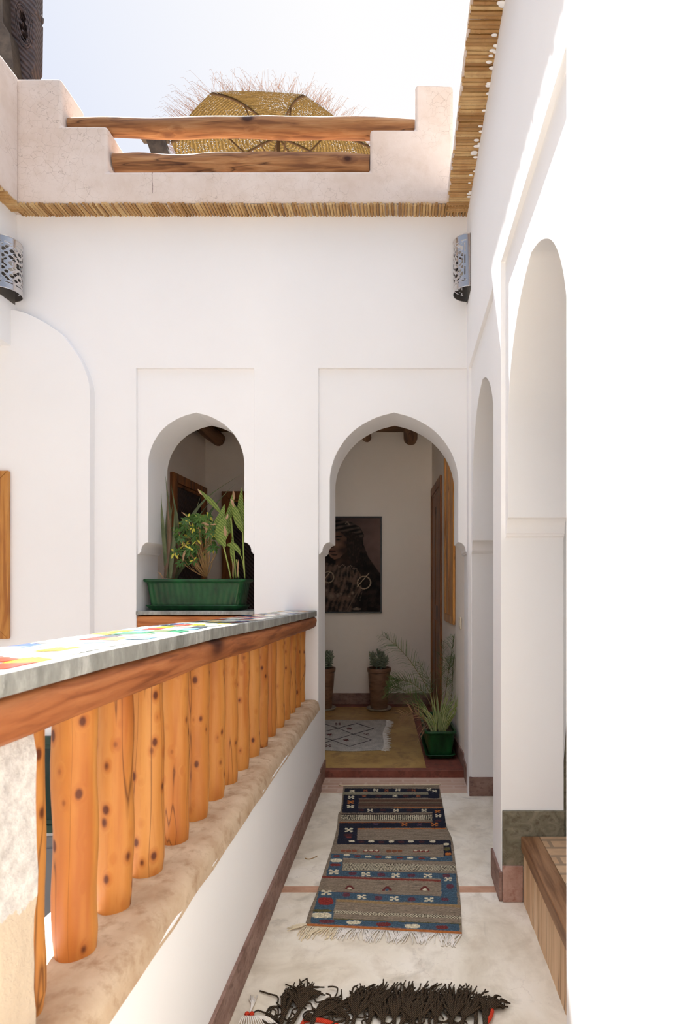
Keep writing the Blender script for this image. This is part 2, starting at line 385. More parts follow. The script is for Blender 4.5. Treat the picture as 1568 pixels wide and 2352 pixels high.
M_yarn = yarn('dark_brown_yarn', srgb(38, 31, 24), srgb(84, 70, 54))
M_red = yarn('red_yarn', srgb(176, 52, 34), srgb(206, 72, 48))

# ------------------------------------------------------------------ the setting
D = 3.734; DB = 4.06; RX = .42; RT = .69; TOP = 3.79
ARC = [(1, 0), (.993, .09), (.962, .235), (.885, .42), (.745, .62), (.555, .785), (.28, .925), (0, 1)]
def arch_outline(c, wp, w, apex, rise, z0=-.06, wpr=None, wr=None):
    """outline of an opening with corbels; returns a closed list of points"""
    def half(wp, w):
        d = wp-w
        pts = [(wp, z0), (wp, 1.556), (wp-.20*d, 1.561), (wp-.22*d, 1.570), (wp-.33*d, 1.572)]
        for k in range(0, 8):
            a = k/7*PI/2; pts.append((w+(.66*d)*(1-math.sin(a)) if False else w+.67*d*math.cos(a), 1.576+.058*math.sin(a)))
        prof = crv([Vector((x, y, 0)) for x, y in ARC], 5)
        zs = apex-rise
        pts += [(w*p.x, zs+rise*p.y) for p in prof]
        return pts
    R = half(wpr or wp, wr or w); L = half(wp, w)
    return [(c+x, z) for x, z in R]+[(c-x, z) for x, z in L[:-1][::-1]]
def cutter(fn):
    bm = bmesh.new(); fn(bm); return obj('cutter', bm, M_white)

# back wall with its two arched openings and their sunken panels
bm = bmesh.new(); prism(bm, [(-4.2, -3.3), (1.2, -3.3), (1.2, TOP), (-4.2, TOP)], 'XZ', D, DB)
wb = obj('wall_back', bm, M_white)
LC = -1.3625
boolean(wb, [
    cutter(lambda b: prism(b, arch_outline(-.0585, .4955, .423, 2.490, .45), 'XZ', 3.5, 4.3)),
    cutter(lambda b: prism(b, arch_outline(LC, .3855, .316, 2.490, .335, 1.07), 'XZ', 3.5, 4.3)),
    cutter(lambda b: box(b, -.554, .437, 3.5, D+.018, -.06, 2.776)),
    cutter(lambda b: box(b, -1.748, -.977, 3.5, D+.018, 1.07, 2.776))])
bevel(wb, .004); struct(wb, 'white plaster end wall with two keyhole arches under the stepped parapet', 'wall')
# thicker patch of wall with an arched top at the left
pad = [P(217, y, D) for y in (1345,)]
top = [(25.5, 717), (64, 725), (98, 740), (127, 757), (153, 776), (174, 802), (195, 834), (212, 874), (217.5, 915), (217, 1000)]
tp = crv([P(x, y, D) for x, y in top], 5)
pts = [(-4.2, tp[0].z), ]+[(p.x, p.z) for p in tp]+[(-2.03, -3.3), (-4.2, -3.3)]
bm = bmesh.new(); prism(bm, pts, 'XZ', D-.055, D+.01)
o = obj('wall_back_left', bm, M_white); bevel(o, .004); struct(o, 'slightly thicker white plaster patch with an arched top edge, left of the planted arch', 'wall')

# right wall with two arches along the walkway
bm = bmesh.new(); prism(bm, [(-3.6, -3.3), (D+.02, -3.3), (D+.02, TOP), (-3.6, TOP)], 'YZ', RX, RT)
wr = obj('wall_right', bm, M_white)
boolean(wr, [
    cutter(lambda b: prism(b, arch_outline(1.952, .488, .433, 2.492, .47), 'YZ', .3, .9)),
    cutter(lambda b: prism(b, arch_outline(3.150, .500, .433, 2.492, .47), 'YZ', .3, .9)),
    cutter(lambda b: box(b, .3, RX+.02, 1.464, 2.44, -.06, 2.737)),
    cutter(lambda b: box(b, .3, RX+.02, 2.650, 3.655, -.06, 2.745))])
bevel(wr, .004); struct(wr, 'white sunlit plaster wall with two arches along the right of the walkway', 'wall')
# left wing: upper wall carried over an open gallery
bm = bmesh.new(); box(bm, -2.80, -2.534, -3.6, D-.001, 2.90, TOP)
o = obj('wall_left', bm, M_white); bevel(o, .006); struct(o, 'white upper wall of the left wing above its open gallery', 'wall')
bm = bmesh.new(); box(bm, -4.2, -4.0, -3.6, D-.06, -.3, TOP); box(bm, -4.0, -2.8, -3.6, D-.06, -.3, 0); box(bm, -2.8, -2.534, -3.6, D-.06, -3.3, 0)
box(bm, -4.0, -2.8, -3.6, D-.06, 3.55, TOP)
o = obj('wall_left_gallery', bm, M_white); struct(o, 'white back wall of the left gallery', 'wall')
bm = bmesh.new(); box(bm, -4.2, 1.2, -3.9, -3.6, -3.3, 1.1)  # unseen wall put in for bounced light, kept low and beige to limit it
o = obj('wall_front', bm, M_sill); struct(o, 'low beige courtyard wall behind the viewer, unseen, shaped for its bounced light', 'wall')
bm = bmesh.new(); box(bm, -2.534, -.94, -3.6, D-.06, -3.4, -3.3)
o = obj('floor_courtyard', bm, M_floor); struct(o, 'pale courtyard floor one storey below', 'floor')

# walkway floor, brick band, raised ochre room floor
bm = bmesh.new(); box(bm, -.56, 1.6, -3.6, 2.503, -.3, 0); box(bm, -.56, 1.6, 2.555, 3.70, -.3, 0)
o = obj('floor', bm, M_floor); struct(o, 'mottled cream polished screed floor of the walkway', 'floor')
bm = bmesh.new(); box(bm, -.545, RX+.02, 2.503, 2.555, -.3, .0005)
o = obj('trim_1', bm, M_terra); struct(o, 'thin terracotta strip crossing the walkway floor under the runner', 'floor strip')
bm = bmesh.new(); box(bm, -.556, .69, 3.70, 4.02, -.3, .0)
o = obj('trim_2', bm, M_brick); struct(o, 'rose brick band in the floor under the right arch', 'floor strip')
bm = bmesh.new(); box(bm, -2.3, .6, 4.02, 6.4, -.3, .049)
o = obj('floor_room', bm, M_ochre); struct(o, 'waxed ochre floor of the room behind the arch', 'floor')
SKX0, SKX1, SKY0, SKY1 = -1.6, .40, 4.12, 4.78  # extent of the light well added to brighten the room
def innerX(Y): return .437-.0543*(max(Y, DB)-DB)
bm = bmesh.new(); box(bm, -.556, .437, 4.00, 4.055, -.1, .052)
box(bm, -2.17, .32, 6.10, 6.26, -.1, .052)
prism(bm, [(innerX(4.05)-.27, 4.05), (innerX(4.05), 4.05), (innerX(6.2), 6.2), (innerX(6.2)-.24, 6.2)], 'XY', -.1, .0525)
o = obj('trim_3', bm, M_redwax); bevel(o, .004); struct(o, 'dark red waxed step edge and border of the ochre floor', 'floor border')

# room behind the arches
bm = bmesh.new(); box(bm, -2.4, .8, 6.25, 6.45, -.3, 3.3)
o = obj('wall_room_far', bm, M_inner); struct(o, 'beige far wall of the room behind the arches', 'wall')
bm = bmesh.new(); prism(bm, [(.437, DB-.002), (1.0, DB-.002), (1.0, 6.3), (innerX(6.3), 6.3)], 'XY', -.3, 3.3)
o = obj('wall_room_right', bm, M_inner); struct(o, 'beige right wall of the room behind the arch', 'wall')
bm = bmesh.new(); box(bm, -2.4, -2.17, DB-.002, 6.3, -.3, 3.3)
o = obj('wall_room_left', bm, M_inner); struct(o, 'beige left wall of the room behind the planted arch', 'wall')
bm = bmesh.new()
for i in range(18):
    y0 = DB-.01+i*.125; y1 = y0+.12
    if y1 > SKY0 and y0 < SKY1:
        for x0, x1 in ((-2.3, SKX0), (SKX1, .75)): box(bm, x0, x1, y0, y1, 3.03+.004*(i % 2), 3.2)
    else: box(bm, -2.3, .75, y0, y1, 3.03+.004*(i % 2), 3.2)
o = obj('ceiling', bm, M_ceil); struct(o, 'brown wooden board ceiling of the room', 'ceiling')
bm = bmesh.new(); box(bm, -4.2, 1.6, DB, SKY0, 3.60, 3.80); box(bm, -4.2, 1.6, SKY1, 9.5, 3.60, 3.80); box(bm, -4.2, SKX0, SKY0, SKY1, 3.60, 3.80); box(bm, SKX1, 1.6, SKY0, SKY1, 3.60, 3.80); box(bm, RT, 1.6, -3.6, DB, 3.60, 3.80)
o = obj('ceiling_roof_slab', bm, M_sill); struct(o, 'flat roof terrace slab behind the parapet', 'roof')
bm = bmesh.new(); box(bm, SKX0-.05, SKX1+.05, SKY0-.05, SKY0, 3.03, 3.80); box(bm, SKX0-.05, SKX1+.05, SKY1, SKY1+.05, 3.03, 3.80); box(bm, SKX0-.05, SKX0, SKY0, SKY1, 3.03, 3.80); box(bm, SKX1, SKX1+.05, SKY0, SKY1, 3.03, 3.80)  # invented light well, hidden from the camera, brightens the room behind the arches
o = obj('trim_13', bm, M_white); struct(o, 'added white light well in the room ceiling, out of view, to brighten the room', 'light well')
# space behind the right wall
bm = bmesh.new(); box(bm, 1.6, 1.8, -3.6, DB, -.3, 3.8); box(bm, RT, 1.6, D+.02, DB, -.3, 3.8)
o = obj('wall_stair', bm, M_white); struct(o, 'white wall of the stair space behind the right arches', 'wall')
bm = bmesh.new(); prism(bm, [(RT-.004, 0), (1.6, 0), (1.6, 2.2), (RT+.04, 1.0), (RT-.004, .385)], 'XZ', 2.47, 2.62)
o = obj('trim_4', bm, M_dado); struct(o, 'grey green dado climbing with the stair behind the right arch', 'dado')
bm = bmesh.new(); box(bm, RT, 1.6, 2.48, 2.61, 0, 3.6)
o = obj('wall_stair_cross', bm, M_white); struct(o, 'white cross wall in the stair space', 'wall')

# low wall and sill of the balustrade
bm = bmesh.new(); box(bm, -.73, -.545, -3.6, D, -.3, .552); box(bm, -.92, -.73, -3.6, D-.06, .40, .50); box(bm, -.94, -.73, -3.6, D-.06, -3.3, .40)
o = obj('wall_low', bm, M_white); bevel(o, .006); struct(o, 'low white wall between the walkway and the courtyard', 'wall')
bm = bmesh.new(); N = 90
rows = []
for i in range(N+1):
    Y = -1.5+(D-.002+1.5)*i/N; w = noise.noise(Vector((Y*2.2, 3, 0)))*.006; w2 = noise.noise(Vector((Y*7, 9, 0)))*.003
    sec = [(-.735, .545), (-.735, .598), (-.60, .602), (-.575+w, .600), (-.553+w, .584+w2), (-.548+w+w2, .56), (-.543, .538+w2*2)]
    rows.append([bm.verts.new((x, Y, z)) for x, z in sec])
for i in range(N):
    for k in range(len(rows[0])):
        bm.faces.new((rows[i][k], rows[i][(k+1) % 7], rows[i+1][(k+1) % 7], rows[i+1][k]))
bm.faces.new(rows[0]); bm.faces.new(rows[-1])
o = obj('trim_5', bm, M_sill, smooth=50); struct(o, 'beige trowelled plaster sill under the wooden posts', 'sill')

# skirtings
bm = bmesh.new(); box(bm, -.548, -.534, -3.6, D, 0, .122); box(bm, -.556, -.545, D, 4.03, 0, .12)
o = obj('baseboard_left', bm, M_base); bevel(o, .003); struct(o, 'brown plaster skirting along the low white wall', 'skirting')
bm = bmesh.new(); box(bm, .425, RT, 3.645, 3.66, 0, .122); box(bm, .428, .44, 3.66, DB, 0, .122)
prism(bm, [(innerX(DB)-.01, DB), (innerX(DB)+.01, DB), (innerX(5.3)+.01, 5.3), (innerX(5.3)-.01, 5.3)], 'XY', 0, .155)
o = obj('baseboard_right', bm, M_base); bevel(o, .003); struct(o, 'brown plaster skirting at the foot of the right arch jamb', 'skirting')
bm = bmesh.new(); box(bm, .41, RX+.005, 2.43, 2.66, 0, .125)
o = obj('baseboard_pier', bm, M_base); bevel(o, .003); struct(o, 'brown skirting on the narrow face of the pier between the right arches', 'skirting')
bm = bmesh.new(); box(bm, .425, .512, 2.424, 2.44, 0, .155)
o = obj('baseboard_pier_front', bm, M_basepink); bevel(o, .003); struct(o, 'pink plaster skirting at the pier beside the wooden step', 'skirting')
bm = bmesh.new(); box(bm, .425, RT+.0, 2.428, 2.44, .15, .387)
o = obj('trim_6', bm, M_dado); bevel(o, .003); struct(o, 'grey green dado band at the foot of the arch jamb above the step', 'dado')
bm = bmesh.new(); box(bm, -2.17, .33, 6.236, 6.25, .05, .17)
o = obj('baseboard_back', bm, M_base); struct(o, 'brown skirting along the far wall behind the clay pots', 'skirting')

# raised step inside the near right arch
r = empty('trim_7', (.51, 1.9, 0), 'raised brick platform with a wooden nosing in the near right arch', 'step', kind='structure')
bm = bmesh.new(); box(bm, .53, 1.6, .9, 2.424, 0, .262); local(obj('riser_core', bm, M_riser), r)
bm = bmesh.new()
for i in range(24):
    y = .9+i*.0635; box(bm, .512+.002*random.random(), .532, y, y+.061, .0, .225)
local(obj('riser', bm, M_riser), r)
bm = bmesh.new(); box(bm, .502, .582, .9, 2.424, .222, .284); o = obj('nosing', bm, M_nose); bevel(o, .006); local(o, r)
bm = bmesh.new(); box(bm, .582, 1.6, .9, 2.424, .26, .281); local(obj('brick_paving', bm, M_brick2), r)

# ------------------------------------------------------------------ eaves: canes and parapets
def canes(name, a, b, across, label, root=None, r0=.0105):
    """canes laid side by side from a to b; each one spans the vector across"""
    a, b, across = Vector(a), Vector(b), Vector(across); n = int((b-a).length/.0198); bm = bmesh.new()
    lay = bm.verts.layers.float.new('tone')
    for i in range(n):
        t = (i+.5)/n; p = a.lerp(b, t); tone = random.random(); rr = r0*random.uniform(.74, .96)
        sk = (b-a).normalized()*random.gauss(0, .0025); dz = Vector((0, 0, random.gauss(0, .0015)))
        n0 = len(bm.verts); node = random.uniform(.25, .75)
        ends = across*random.uniform(.95, 1.06)
        q = [p-across*.12+dz, p+ends*(node-.03)+sk*.5+dz, p+ends*node+sk*.5+dz, p+ends*(node+.03)+sk*.6+dz, p+ends+sk+dz]
        tube(bm, q, lambda u, rr=rr: rr*(1.14 if abs(u-.5) < .01 else 1), 7)
        bm.verts.ensure_lookup_table()
        for v in bm.verts[n0:]: v[lay] = tone
    o = obj(name, bm, M_cane, smooth=40)
    return o
ZC = 3.778
# back eave
root = empty('trim_8', (-1.1, D, 3.79), 'row of dried canes under the parapet of the end wall', 'eave', kind='structure')
local(canes('cane_lining', (-2.50, D, ZC), (.425, D, ZC), (0, -.112, 0), '', r0=.0105), root)
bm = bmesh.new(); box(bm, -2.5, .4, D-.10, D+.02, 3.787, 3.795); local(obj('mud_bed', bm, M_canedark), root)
root = empty('trim_9', (.42, 1, 3.79), 'row of dried canes under the eave of the sunlit right wall', 'eave', kind='structure')
local(canes('cane_lining', (RX+.01, 3.69, ZC), (RX+.01, .2, ZC), (-.142, 0, 0), '', r0=.0108), root)
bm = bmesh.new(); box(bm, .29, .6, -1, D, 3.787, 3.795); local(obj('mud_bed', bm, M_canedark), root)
# splashes of white plaster on the canes by the wall
bm = bmesh.new()
for i in range(46):
    y = random.uniform(1.4, 3.6); x = RX-abs(random.gauss(.004, .012)); s = random.uniform(.006, .014)
    m = Matrix.Translation((x, y, 3.764)) @ Matrix.Diagonal((s*1.5, s*.8, .004, 1))
    bmesh.ops.create_icosphere(bm, subdivisions=2, radius=1, matrix=m)
local(obj('plaster_splash', bm, M_white, smooth=170), root)
root = empty('trim_10', (-2.5, 2, 3.79), 'row of dried canes under the parapet of the left wing', 'eave', kind='structure')
local(canes('cane_lining', (-2.54, 3.69, ZC), (-2.54, 1.5, ZC), (.092, 0, 0), '', r0=.0108), root)
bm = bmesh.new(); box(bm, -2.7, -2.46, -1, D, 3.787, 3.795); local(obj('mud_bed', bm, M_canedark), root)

FY = 3.627
bm = bmesh.new()
st = [(-2.45, 3.784), (.30, 3.784), (.32, 3.98), (.32, 4.545), (.078, 4.552), (.078, 4.262), (-.211, 4.262), (-.211, 3.995), (-1.884, 3.993), (-1.884, 4.283), (-2.178, 4.285), (-2.178, 4.587), (-2.72, 4.587), (-2.72, 3.784)]
prism(bm, st, 'XZ', FY, FY+.27)
o = obj('wall_parapet_back', bm, M_craq)
m = o.modifiers.new('edge', 'BEVEL'); m.width = .022; m.segments = 4; m.limit_method = 'ANGLE'; m.angle_limit = .6; m.harden_normals = True
o.data.shade_smooth(); o.data.set_sharp_from_angle(angle=.6)
struct(o, 'crazed beige plaster parapet stepping down towards its middle', 'parapet')
bm = bmesh.new(); box(bm, -2.72, -2.45, -1.0, FY+.002, 3.784, 4.587); o = obj('wall_parapet_left', bm, M_craq); bevel(o, .015, 3); struct(o, 'crazed beige parapet of the left wing', 'parapet')
bm = bmesh.new(); box(bm, .28, .55, -1.5, FY+.1, 3.784, 3.845); o = obj('wall_parapet_right', bm, M_craq); bevel(o, .015, 3); struct(o, 'low plaster kerb on the eave of the right wall', 'parapet')

# the two logs resting in the notches of the parapet
def log(name, a, b, r0, label):
    a, b = Vector(a), Vector(b); bm = bmesh.new(); pts = []
    for i in range(41):
        t = i/40; p = a.lerp(b, t)-Vector(a.lerp(b, .5)); p.z += .006*math.sin(t*7+a.z)+.004*math.sin(t*17); p.y += .006*math.sin(t*5); pts.append(p)
    tube(bm, pts, lambda u: r0*(1+.06*math.sin(u*4.3+a.x)+.025*math.sin(u*23)-(.16 if u < .10 and r0 < .063 else 0)*(1-u*10)), 22, wob=.09)
    o = obj(name, bm, M_log, smooth=60); o.location = a.lerp(b, .5); return tag(o, label, 'log', 'logs across the gap of the parapet')
log('roof_log', (-2.17, 3.72, 4.352), (.076, 3.72, 4.330), .0605, 'upper weathered orange log spanning the upper notch of the parapet')
log('roof_log', (-1.873, 3.72, 4.105), (-.215, 3.72, 4.090), .067, 'lower weathered orange log spanning the lower notch of the parapet')

# ------------------------------------------------------------------ sill of the planted arch
r = empty('trim_11', (LC, 3.85, 1.07), 'stone sill slab on a wooden beam in the left arch', 'sill', kind='structure')
bm = bmesh.new(); box(bm, -1.748, -.978, D-.012, DB+.01, 1.158, 1.182); o = obj('slab', bm, M_zinc); bevel(o, .003); local(o, r)
M_sillbeam = wood('sill_beam_pine', srgb(182, 110, 56), srgb(206, 138, 82), srgb(132, 72, 34), 0, 4, .42, 34, rnd=False, crack=False)
bm = bmesh.new(); box(bm, -1.748, -.978, D+.0, DB, 1.072, 1.152); o = obj('beam', bm, M_sillbeam); bevel(o, .014, 3); local(o, r)

# ------------------------------------------------------------------ balustrade
def rail_z(Y):
    k = [(-2, 1.229), (.8, 1.229), (1.1, 1.230), (1.68, 1.227), (2.31, 1.211), (3.0, 1.199), (3.74, 1.186)]
    for (a, za), (b, zb) in zip(k, k[1:]):
        if Y <= b: t = (Y-a)/(b-a); return za+(zb-za)*t
    return 1.186
R = empty('balustrade', (-.67, 1.9, .6), 'wooden post balustrade with a mosaic tiled top beside the walkway', 'balustrade')
ys = [-1.5]+[i*.06+.3 for i in range(0, 58)]; ys = [y for y in ys if y < D-.012]+[D-.012]
def sweep(secf, mat, name, smooth=40):
    bm = bmesh.new(); rows = []
    for Y in ys: rows.append([bm.verts.new((x, Y, z)) for x, z in secf(Y)])
    n = len(rows[0])
    for i in range(len(rows)-1):
        for k in range(n): bm.faces.new((rows[i][k], rows[i][(k+1) % n], rows[i+1][(k+1) % n], rows[i+1][k]))
    bm.faces.new(rows[0]); bm.faces.new(rows[-1])
    return local(obj(name, bm, mat, smooth=smooth), R)
def slab_sec(Y):
    z = rail_z(Y); j = .0015*noise.noise(Vector((Y*14, 0, 0))); return [(-.775, z-.036), (-.565+j, z-.037), (-.563+j, z-.030), (-.563+j, z-.004), (-.567+j, z), (-.775, z)]
SLAB = sweep(slab_sec, M_zinc, 'coping_slab')
def beam_sec(Y):
    z = rail_z(Y)-.038; j = .002*noise.noise(Vector((Y*9, 5, 0))); b = z-.072-.004*noise.noise(Vector((Y*2, 8, 0)))-.004
    return [(-.76, b), (-.585, b), (-.568+j, b+.014), (-.562+j, b+.05), (-.565+j, z-.014), (-.582+j, z), (-.76, z)]
sweep(beam_sec, M_rail, 'handrail_beam', 50)
# mosaic on top: one continuous tiled skin
bm = bmesh.new(); lay = bm.loops.layers.float_color.new('paint')
pal = [srgb(232, 228, 214)]*6+[srgb(214, 172, 36)]*2+[srgb(176, 58, 44)]*2+[srgb(40, 76, 132)]*2+[srgb(54, 62, 74)]+[srgb(48, 118, 84)]*2+[srgb(110, 150, 176)]*2+[srgb(186, 118, 74), srgb(206, 150, 140), srgb(110, 120, 90)]
y = -1.0; row = 0
while y < D-.02:
    y2 = min(y+.075, D-.014)
    for c in range(4):
        x0 = -.772+c*.0505; g = .0012; sh = .036*(1 if (row+c) % 2 else -1)
        q = [(x0+g, y+g), (x0+.0505-g, y+g+sh*.5), (x0+.0505-g, y2-g+sh*.5), (x0+g, y2-g)]
        q = [(a, min(max(b, -1.0), D-.014)) for a, b in q]
        if q[2][1]-q[1][1] < .004 or q[3][1]-q[0][1] < .004: continue
        colr = random.choice(pal); vs = [bm.verts.new((a, b, rail_z(b)+.0008+random.uniform(0, .0012))) for a, b in q]
        f = bm.faces.new(vs)
        for lp in f.loops: lp[lay] = colr
    y = y2; row += 1
o = obj('mosaic_tiling', bm, M_tiles, recalc=False); local(o, R); o.parent = SLAB
# the posts: spacing follows from where they stand
PX = -.672; edges = [105, 225, 307, 377, 434, 480, 516, 546, 573, 597, 616, 635, 653, 667, 680, 691, 701]
def post(Y, rr, i):
    bm = bmesh.new(); zt = rail_z(Y)-.105
    pts = [Vector((PX+.002*math.sin(i*2.1+k), Y+.0015*math.sin(i+k*1.3), .592+(zt-.592)*k/12)) for k in range(13)]
    n0 = i*1.7
    def rf(u): return rr*(1+.012*math.sin(u*7+n0)-.10*max(0, (.035-u)/.035))
    tube(bm, pts, rf, 24, wob=.05)
    c = Vector((PX, Y, .592))
    bmesh.ops.translate(bm, vec=-c, verts=bm.verts); o = obj('post', bm, M_post, smooth=60); o.parent = R; o.location = c-R.location; return o
YS = []
for i, e in enumerate(edges):
    rr = .0405+.0015*math.sin(i*2.7); al = math.atan((VX-e)/F); lo, hi = .4, 6
    for _ in range(50):
        mid = (lo+hi)/2; d = math.hypot(PX, mid)
        if math.atan(-PX/mid)-math.asin(rr/d) > al: lo = mid
        else: hi = mid
    YS.append(lo)
for i, Y in enumerate(YS): post(Y, .0405+.0015*math.sin(i*2.7), i)
for k in range(1, 3): post(YS[0]-.168*(k+.9), .041, 20+k)
# whitewashed end pier under the rail, near the viewer
def pier_mat():
    t = NT('peeling_whitewash'); v = t.coord(); n = t.noise(v, 16, 5, .65); sx = t.n('SeparateXYZ'); t.l(v, sx.inputs[0])
    e1 = t.math('ADD', sx.outputs[1], t.math('MULTIPLY', t.math('SUBTRACT', n.outputs[0], .5), .05))
    m = t.math('GREATER_THAN', e1, -.038); r = t.noise(v, 40, 6, .7)
    raw = t.ramp(r.outputs[0], (.35, srgb(196, 190, 184)), (.65, srgb(232, 228, 222)))
    z = t.ramp(t.math('ADD', sx.outputs[2], t.math('MULTIPLY', n.outputs[0], .1)), (.20, srgb(206, 186, 160)), (.24, BW(1)))
    zf = t.math('LESS_THAN', t.math('ADD', sx.outputs[2], t.math('MULTIPLY', n.outputs[0], .08)), .27)
    raw = t.mix(zf, raw, srgb(212, 194, 170)); t.col(t.mix(m, srgb(240, 236, 230), raw)); t.bump(r.outputs[0], .7, .01); return t.done(.9, spec=.15)
bm = bmesh.new(); box(bm, -.08, .055, -.085, .075, 0, .508)
bmesh.ops.subdivide_edges(bm, edges=bm.edges, cuts=12, use_grid_fill=True)
for v in bm.verts:
    q = noise.noise(v.co*14)*.006; v.co.x += q if v.co.x > .04 else 0; v.co.y += noise.noise(v.co*17+Vector((5, 0, 0)))*.008 if v.co.y > .06 else 0
o = obj('end_pier', bm, pier_mat(), smooth=60); o.location = (-.675, .885, .595); tag(o, 'roughly whitewashed plaster pier under the near end of the handrail', 'pier')

# ------------------------------------------------------------------ doors and windows
def frame_box(name, w, h, fw, d, mat, label, cat, loc, rz, leaf=None, bottom=True):
    """a wooden surround in the local XZ plane, facing local -Y"""
    r = empty(name, loc, label, cat, kind='structure', rz=rz)
    bm = bmesh.new()
    def strip(pts): prism(bm, pts, 'XZ', -d, 0)
    strip([(-w/2, 0), (-w/2+fw, fw if bottom else 0), (-w/2+fw, h-fw), (-w/2, h)])
    strip([(w/2, 0), (w/2, h), (w/2-fw, h-fw), (w/2-fw, fw if bottom else 0)])
    strip([(-w/2, h), (-w/2+fw, h-fw), (w/2-fw, h-fw), (w/2, h)])
    if bottom: strip([(-w/2, 0), (w/2, 0), (w/2-fw, fw), (-w/2+fw, fw)])
    o = obj('frame', bm, mat, r); bevel(o, .005, 2)
    bm = bmesh.new(); z0 = fw if bottom else 0
    i2 = fw*1.0
    box(bm, -w/2+i2, -w/2+i2+.03, -d*.55, 0, z0, h-i2); box(bm, w/2-i2-.03, w/2-i2, -d*.55, 0, z0, h-i2); box(bm, -w/2+i2, w/2-i2, -d*.55, 0, h-i2-.03, h-i2)
    if bottom: box(bm, -w/2+i2, w/2-i2, -d*.55, 0, z0, z0+.03)
    o = obj('inner_moulding', bm, mat, r); bevel(o, .004)
    return r
# window on the left gallery end, only its edge shows
r = frame_box('window_1', .90, 1.08, .062, .03, M_pine, 'pine window surround cut off by the left edge, on the white wall', 'window', (-2.534-.45, D-.056, 1.008), 0)
bm = bmesh.new(); box(bm, -.39, .39, -.008, 0, .06, 1.02); obj('shutter', bm, M_pine, r)
# room: door and window on the right wall
ang = math.atan(-.0543)
def on_right(Y): return (innerX(Y)-.001, Y, 0)
# local -Y must face -X : rotate by -90 deg, plus the wall's own angle
rzR = -PI/2-ang*-1*-1
Yc = 5.77
r = frame_box('door_1', .86, 2.34, .085, .018, M_oldpine, 'pine door frame on the right wall of the room behind the palm', 'door', (innerX(Yc)-.002, Yc, .05), -PI/2+.0543, bottom=False)
bm = bmesh.new(); box(bm, -.345, .345, -.006, .0, 0, 2.25); o = obj('door_leaf', bm, M_oldpine, r)
bm = bmesh.new()
for z0, z1 in ((.15, .95), (1.1, 2.1)):
    box(bm, -.27, -.02, -.011, -.005, z0, z1); box(bm, .02, .27, -.011, -.005, z0, z1)
o = obj('door_panel', bm, M_oldpine, r); bevel(o, .006)
Yc = 4.765
r = frame_box('window_2', .57, 1.50, .07, .02, M_pine, 'tall pine window surround high on the right wall of the room', 'window', (innerX(Yc)-.002, Yc, 1.04), -PI/2+.0543)
bm = bmesh.new(); box(bm, -.22, .22, -.012, 0, .06, 1.44); box(bm, -.015, .015, -.016, 0, .06, 1.44); obj('shutter', bm, M_pine, r)
# doors seen through the planted arch
r = frame_box('door_2', .90, 2.36, .085, .04, M_oldpine, 'dark wooden door on the left wall of the room, seen through the planted arch', 'door', (-2.168, 5.745, .05), PI/2, bottom=False)
bm = bmesh.new(); box(bm, -.36, .36, -.012, .0, 0, 2.27); obj('door_leaf', bm, M_carve, r)
r = frame_box('door_3', .86, 2.33, .085, .04, M_oldpine, 'dark wooden door in the far wall, seen through the planted arch', 'door', (-1.55, 6.248, .05), 0, bottom=False)
bm = bmesh.new(); box(bm, -.34, .34, -.012, .0, 0, 2.24); obj('door_leaf', bm, M_carve, r)
# lower storey window glimpsed between the first posts
r = frame_box('window_3', .9, .62, .05, .03, plain('green_paint', srgb(36, 62, 50), .5), 'dark green lower window glimpsed between the nearest posts', 'window', (-2.25, D-.056, -.24), 0)
bm = bmesh.new(); box(bm, -.40, .40, -.01, 0, .05, .57); o = obj('pane', bm, plain('dark_green_glass', srgb(20, 44, 36), .15), r)
bm = bmesh.new(); box(bm, -2.8, -1.75, D-.075, D-.05, -1.2, -.27); box(bm, -2.8, -1.75, D-.085, D-.05, -.36, -.34)
o = obj('trim_12', bm, plain('grey_paint', srgb(120, 122, 126), .6)); struct(o, 'grey painted panel under the green lower window', 'panel')

# ceiling logs of the room
for x, rr in ((-2.02, .075), (-1.50, .07), (-.95, .07), (-.395, .05), (.085, .074)):
    bm = bmesh.new(); tube(bm, [Vector((0, -1.08+i*.27, .003*math.sin(i+x*5))) for i in range(9)], rr, 14, wob=.12)
    o = obj('ceiling_log', bm, M_logdk, smooth=60); o.location = (x, 5.155, 3.03-rr*1.0 if rr > .06 else 2.97)
    lab = {-2.02: 'round log against the left wall under the room ceiling', .085: 'thickest round log under the room ceiling above the palm', -.395: 'thin round log under the room ceiling above the portrait'}.get(x, 'round log under the room ceiling hidden above the pier' if x == -1.5 else 'round log under the room ceiling behind the middle pier')
    tag(o, lab, 'ceiling beam', 'logs under the room ceiling')

# light switch
r = empty('light_switch', (innerX(4.2)-.001, 4.2, 1.075), 'ivory light switch on the right arch jamb wall above the palm', 'switch', rz=-PI/2+.0543)
bm = bmesh.new(); box(bm, -.036, .036, -.012, 0, -.045, .045); o = obj('plate', bm, M_switch, r); bevel(o, .006, 3)
bm = bmesh.new(); box(bm, -.014, .014, -.017, -.011, -.022, .022); o = obj('rocker', bm, M_switch, r); bevel(o, .002)

